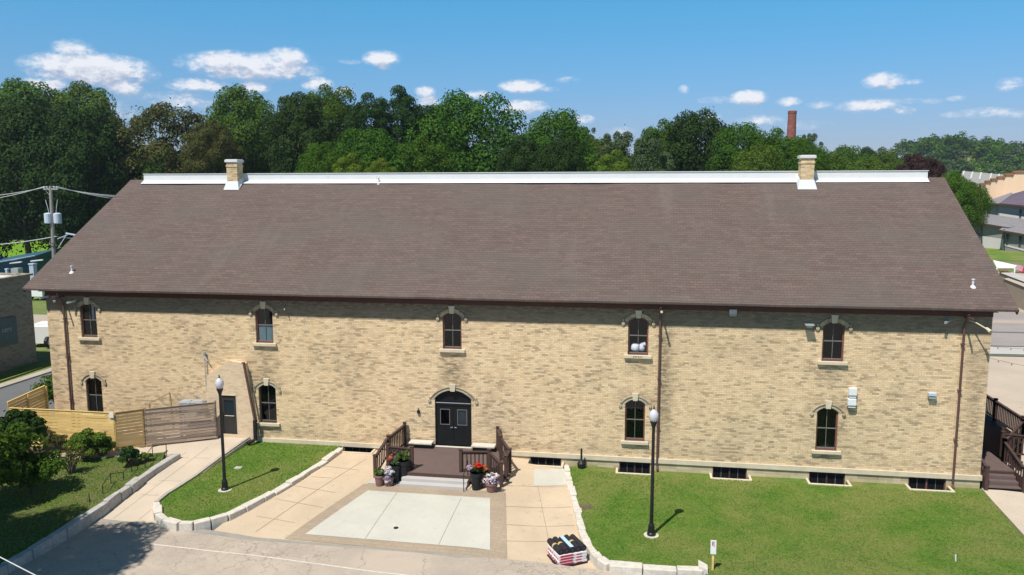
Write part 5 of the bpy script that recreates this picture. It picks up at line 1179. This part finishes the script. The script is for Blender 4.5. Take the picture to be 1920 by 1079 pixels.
# utility pole
def pole():
    bx, by = -47.6, 20.; T = thing('utility_pole', 'grey wooden utility pole with two transformer cans behind the left roof edge', 'utility pole', (bx, by, -.6)); t = Vector((YP(95,350,by).x, by, 12.95)); b_ = Vector((YP(101,475,by).x, by, 7.5)); base = b_+(b_-t)*((7.5+.8)/(t.z-b_.z))
    m = MB(); m.tube([base, t], [.19,.13], 10); m.build('pole', 'pole_wood', T)
    c = t+Vector((0,0,-.25)); d = Vector((.92,-.38,0)); m = MB(); m.bar(c-d*1.1, c+d*1.1, .1, .12); m.bar(c-Vector((0,0,.5))-d*.3, c-d*.9, .03, .03); m.build('crossarm', 'pole_wood', T)
    for k in (-1., -.55, .5, .9): m = MB(); m.lathe(c+d*k+Vector((0,0,.05)), [(.03,0),(.06,.04),(.03,.08),(.06,.12),(.02,.18)], 8); m.build('insulator', 'grey_can', T)
    for k in (-1, 1):
        q = Vector((t.x+k*.42+.06, by-.1, 9.95)); m = MB(); m.lathe(q, [(.27,0),(.3,.04),(.3,.78),(.2,.84),(.05,.86)], 14); tr = m.build('transformer', 'grey_can', T, smooth=False); m = MB(); m.tube([q+Vector((-.1*k,0,.8)), q+Vector((-.05*k,0,1.15)), q+Vector((.12*k,0,1.9))], .025, 6); m.build('lead_wire', 'cable', tr)
    m = MB()
    for z, r in ((8.6,.5),(8.3,.45),(8.45,.6)): m.tube([Vector((t.x+.1+r*cos(a), by+.2*sin(a), z+r*.6*sin(a))) for a in np.linspace(0, 5.5, 14)], .018, 5)
    m.build('cable_loops', 'black_paint', T)
    q = YP(128, 440, by); m = MB(); m.bar((t.x+.25,by,8.7), (q.x,by,q.z), .05, .05); m.bar((q.x-.2,by,q.z+.1),(q.x+.7,by,q.z-.05),.12,.1); m.bar((t.x+.2,by,7.9),(q.x-.1,by,q.z+.05),.04,.04); m.build('splice_arm', 'grey_can', T)
    return c, d
pc_, pd = pole()
def wire(label, a, b_, r=.03, sag=.3): m = MB(); m.tube(catenary(a, b_, sag), r, 5); tag(m.build('overhead_wire', 'cable'), label, 'wire')
for k, (off, ye, lab) in enumerate(((-1.,368,'lower of the two wires leaving the pole crossarm to the left'),(-.55,361,'upper of the two wires leaving the pole crossarm to the left'))):
    e = YP(-60, ye+(12 if k == 0 else 10), 17); wire(lab, pc_+pd*off+Vector((0,0,.2)), e, .03, .15)
for k, (off, px, py, lab) in enumerate(((-.1,230,367,'upper wire running from the pole top right to the roof edge'),(.3,228,370,'middle wire running from the pole top right to the roof edge'),(.9,222,374,'lower wire running from the pole top right to the roof edge'))):
    e = YP(px+25, py+2, 26); wire(lab, pc_+pd*off+Vector((0,0,.22)), e, .028, .18)
wire('single low wire running left from below the transformer cans', (pc_.x+.1, 20, 8.9), YP(-60, 462, 18), .035, .15)
wire('single low wire running right from the utility pole behind the roof edge', (pc_.x+.1, 20, 8.9), YP(200, 450, 26), .03, .1)
m = MB(); a, b_ = ZP(-60,1014,4.5), ZP(140,1117,4.5); m.tube([a, b_], .012, 6); tag(m.build('overhead_wire', 'cable'), 'white wire crossing the bottom left corner nearest the camera', 'wire')

# ------------------------------------------------------------------ right background
T = thing('smokestack', 'tall round red brick smokestack above the trees at the right', 'chimney', (59.2, 300, 0)); m = MB(); m.lathe((59.2,300,0), [(2.5,0),(1.95,25),(1.62,40.2)], 20); sk = m.build('stack', 'red_brick', T)
m = MB(); m.lathe((59.2,300,40.2), [(1.62,0),(1.75,.3),(1.75,1.1),(1.6,1.3),(1.3,1.3)], 20); m.lathe((59.2,300,36.5), [(1.72,0),(1.74,.1),(1.7,.3)], 20); m.build('rim_band', 'red_brick', T)
def hip(mb, x0, x1, y0, y1, z0, h, ov=.6, gable=False):
    x0 -= ov; x1 += ov; y0 -= ov; y1 += ov; ym = (y0+y1)/2; k = 0 if gable else (y1-y0)/2
    mb.add([(x0,y0,z0),(x1,y0,z0),(x1,y1,z0),(x0,y1,z0),(x0+k,ym,z0+h),(x1-k,ym,z0+h)], [(0,1,5,4),(1,2,5),(2,3,4,5),(3,0,4),(0,3,2,1)])
def facade(mb, x0, t0, b0, Y0, x1, t1, b1, Y1, back=(5, 9)):
    """a turned wall between two image columns at depths Y0 and Y1, with side walls running back"""
    A, B_, C, D = YP(x0,b0,Y0), YP(x1,b1,Y1), YP(x1,t1,Y1), YP(x0,t0,Y0); A.x = D.x; B_.x = C.x; k = Vector((*back, 0))
    mb.add([A,B_,C,D,A+k,B_+k,C+k,D+k], [(0,1,2,3),(1,5,6,2),(0,3,7,4),(4,7,6,5)])
def slab(mb, pts, th=.25):
    v = [YP(*p) for p in pts]; n = len(v); u = Vector((0,0,th)); mb.add(v+[p-u for p in v], [tuple(range(n)), tuple(range(2*n-1, n-1, -1))]+[(i, (i+1) % n, (i+1) % n+n, i+n) for i in range(n)])
def houses():
    g = -.6
    T = thing('grey_house', 'grey sided house group with low hip roofs at the right photo edge', 'house', (72, 125, g)); B2 = lambda mb, nm, mt: mb.build(nm, mt, T)
    m = MB(); facade(m, 1816,412,462,146, 1842,417,470,144.5); facade(m, 1841,419,465,141, 1882.5,427,480,137); facade(m, 1883,432,480,134, 1950,446,500,128); B2(m, 'wall', 'house_grey')
    m = MB(); facade(m, 1841,443,470,140.7, 1882.7,448.5,484,136.7, (.2,.3)); B2(m, 'skirt', 'house_trim')
    m = MB(); facade(m, 1825,434,458,145, 1840,446,464,144.2, (.2,.3)); B2(m, 'skirt', 'house_trim')
    m = MB(); facade(m, 1884,458,461.5,133.6, 1950,475,479,127.7, (.2,.3)); B2(m, 'trim_band', 'house_trim')
    m = MB(); facade(m, 1884,462,482,133.7, 1950,480,505,127.8, (.2,.3)); B2(m, 'lower_wall', 'glass_dark')
    m = MB(); slab(m, [(1812,411.5,145),(1838,417.5,140),(1892,427,135.7),(1925,420,146),(1919,411,156),(1843,400,163)]); B2(m, 'roof', 'shingle_grey')
    m = MB(); slab(m, [(1873,431,133.6),(1960,446,126.5),(1960,424,141),(1892,420,143)]); B2(m, 'roof', 'shingle_grey')
    for q in (((1812,412.7,145),(1838,418.7,140)),((1836,419,140),(1892,428.3,135.7)),((1873,432.2,133.6),(1960,447.5,126.5))): m = MB(); m.bar(YP(*q[0]), YP(*q[1]), .15, .28); B2(m, 'gutter', 'brown_wood')
    for x, t, b_, Y in ((1841,420,460,140.4),(1882.8,430,474,133.4)): m = MB(); m.bar(YP(x,t,Y), YP(x,b_,Y), .16, .16, up=(0,1,0)); B2(m, 'downspout', 'black_paint')
    for x in (1887, 1911): Y = 133.3-(x-1883)*.085; m = MB(); facade(m, x,437+(x-1883)*.2,451+(x-1883)*.2,Y, x+4,438+(x-1883)*.2,452+(x-1883)*.2,Y-.35,(.1,.15)); B2(m, 'window', 'glass_dark')
    m = MB(); m.bar(YP(1821,419,144.5), YP(1833,419.5,143.5), .8, .3); B2(m, 'wall_lamp', 'canvas')
    T = thing('lilac_house', 'taller grey lilac house with a dark purple roof behind the grey house', 'house', (85, 158, g)); B3 = lambda mb, nm, mt: mb.build(nm, mt, T)
    m = MB(); facade(m, 1843,382,412,171, 1873,385,415,169); B3(m, 'wall', 'house_grey')
    m = MB(); facade(m, 1873,383,412,168.6, 1960,390,422,161); B3(m, 'wall', 'house_lilac')
    m = MB(); facade(m, 1874,400,412,168.2, 1960,413,424,160.6,(.2,.3)); B3(m, 'trim_band', 'house_trim')
    m = MB(); slab(m, [(1842,380,170),(1880,383,167),(1905,372,178),(1897,361,190)]); B3(m, 'roof', 'shingle_grey')
    m = MB(); slab(m, [(1874,381.5,167.5),(1965,390,159.5),(1965,345,186),(1898,364,186)]); B3(m, 'roof', 'shingle_purple')
    m = MB(); m.bar(YP(1842,381,170), YP(1876,383.5,167.4), .2, .35); m.bar(YP(1874,383,167.4), YP(1965,391.5,159.4), .2, .4); B3(m, 'gutter', 'brown_wood')
    m = MB(); facade(m, 1912,393,407,164.6, 1915.5,393.5,407.5,164.3,(.1,.15)); B3(m, 'window', 'glass_dark')
    # tan building with stepped parapet
    T = thing('tan_building', 'long tan building with a stepped brown capped parapet behind the houses', 'building', (115, 200, g)); m = MB(); steps = [(1830,398,250),(1838,352,248),(1848,345,246),(1858,340,244),(1870,336,242),(1884,332,240),(1900,327,238),(1935,322,234)]
    capm = MB()
    for (xa, ya, Ya), (xb, yb, Yb) in zip(steps, steps[1:]):
        A = YP(xa, yb, Ya); Bv = YP(xb, yb, Yb); m.add([(A.x,Ya,g),(Bv.x,Yb,g),(Bv.x,Yb,A.z),(A.x,Ya,A.z)], [(0,1,2,3)]); m.add([(A.x,Ya,g),(A.x+4,Ya+6,g),(A.x+4,Ya+6,A.z),(A.x,Ya,A.z)], [(0,1,2,3)]); capm.bar((A.x,Ya,A.z),(Bv.x,Yb,A.z),.8,.5); capm.bar((A.x,Ya,A.z),(A.x,Ya,A.z-1.4),.6,.5)
    m.build('wall', 'house_tan', T); capm.build('parapet_cap', 'amber', T)
    a = YP(1828,388,240); m = MB(); m.box(a.x, a.x+9, 236, 240, g, a.z+.5); m.build('annex', 'tan_pale', T)
    T = thing('industrial_hall', 'low grey roofed industrial hall with white skylight strips before the wooded hill', 'building', (110, 290, g)); m = MB()
    P0, P1, P2, P3 = YP(1797,345,262), YP(1880,355,258), YP(1885,328,300), YP(1805,321,300)
    m.add([P0, P1, P2, P3], [(0,1,2,3)]); m.build('roof', 'ind_roof', T); m = MB()
    for k in (.02,.22,.42,.66,.84): a, b_ = P3.lerp(P2, k), P0.lerp(P1, k).lerp(P3.lerp(P2, k), .45); w = Vector((.55,0,.02)); u = Vector((0,0,.1)); m.add([a+u, a+w+u, b_+w+u, b_+u], [(0,1,2,3)])
    m.build('skylight', 'house_trim', T); m = MB(); m.add([(P0.x,262,g),(P1.x,258,g),tuple(P1),tuple(P0)], [(0,1,2,3)]); m.build('wall', 'house_grey', T)
houses()
# white canopy, timber terraces and bunting
a, b_, c, d = ZP(1862,488,2.6), ZP(1907,498,2.6), ZP(1903,501.5,2.6), ZP(1869,501.5,2.6)
m = MB(); m.add([a,b_,c,d]+[v-Vector((0,0,.12)) for v in (a,b_,c,d)], [(0,1,2,3),(4,5,6,7),(0,1,5,4),(1,2,6,5),(2,3,7,6),(3,0,4,7)])
for q in (c, d): m.tube([q-Vector((0,0,.1)), Vector((q.x,q.y,-.6))], .08, 6)
tag(m.build('canopy', 'canvas'), 'flat white canopy beside the grass near the right roof edge', 'canopy')
for k, (pp, mt, lab) in enumerate((([(1874,505),(1888,505),(1890,509),(1876,509.5)],'house_tan','farthest small flat tan shed roof below the white canopy'),([(1876,512),(1889,508.5),(1960,533),(1960,544)],'pave_pale','middle long pale flat shed roof below the white canopy'),([(1882,523),(1890,521.5),(1960,545),(1960,554)],'terrace_beige','nearest long flat shed roof below the white canopy'))):
    v = [ZP(x, y, 1.9) for x, y in pp]; T = thing('flat_shed', lab, 'shed', (v[0].x, v[0].y, -.6)); u = Vector((0,0,.35)); m = MB(); m.add(v, [(0,1,2,3)]); m.build('roof', mt, T)
    m = MB(); w_ = [p-Vector((0,0,.01)) for p in v]; m.add(w_+[p-u for p in w_], [(i, (i+1) % 4, (i+1) % 4+4, i+4) for i in range(4)]); m.build('fascia', 'black_paint', T)
    m = MB(); w_ = [p-u for p in w_]; m.add(w_+[Vector((p.x, p.y, -.6)) for p in w_], [(i, (i+1) % 4, (i+1) % 4+4, i+4) for i in range(4)]); m.build('wall', 'street_pale', T)
q = YP(1912,505,92); T = thing('striped_awning', 'small red and pink striped fabric shape at the right photo edge', 'awning', q); m = MB(); m.obox(q+Vector((-.2,0,.2)), (.5,0,-.15), (0,.5,0), (.1,0,.4)); m.build('pink_panel', 'pink_cloth', T); m = MB(); m.obox(q+Vector((.7,-.1,-.1)), (.5,0,-.15), (0,.5,0), (.1,0,.45)); m.build('red_panel', 'red_cloth', T)
S.render.engine = 'CYCLES'
# ------------------------------------------------------------------ haze: one closed box of even, thin air
m = MB(); m.box(-520, 520, -75, 760, -4, 62); me_ = m.build('haze', 'canvas'); me_['kind'] = 'stuff'
hm = bpy.data.materials.new('haze_air'); hm.use_nodes = True; hm.node_tree.nodes.clear(); hb = NB(hm.node_tree); ho = hb.n('ShaderNodeOutputMaterial')
hv = hb.n('ShaderNodeVolumePrincipled', {'Color': (.80,.88,1.), 'Density': .00017, 'Anisotropy': .2}); hm.node_tree.links.new(hv.outputs[0], ho.inputs['Volume'])
me_.data.materials.clear(); me_.data.materials.append(hm)
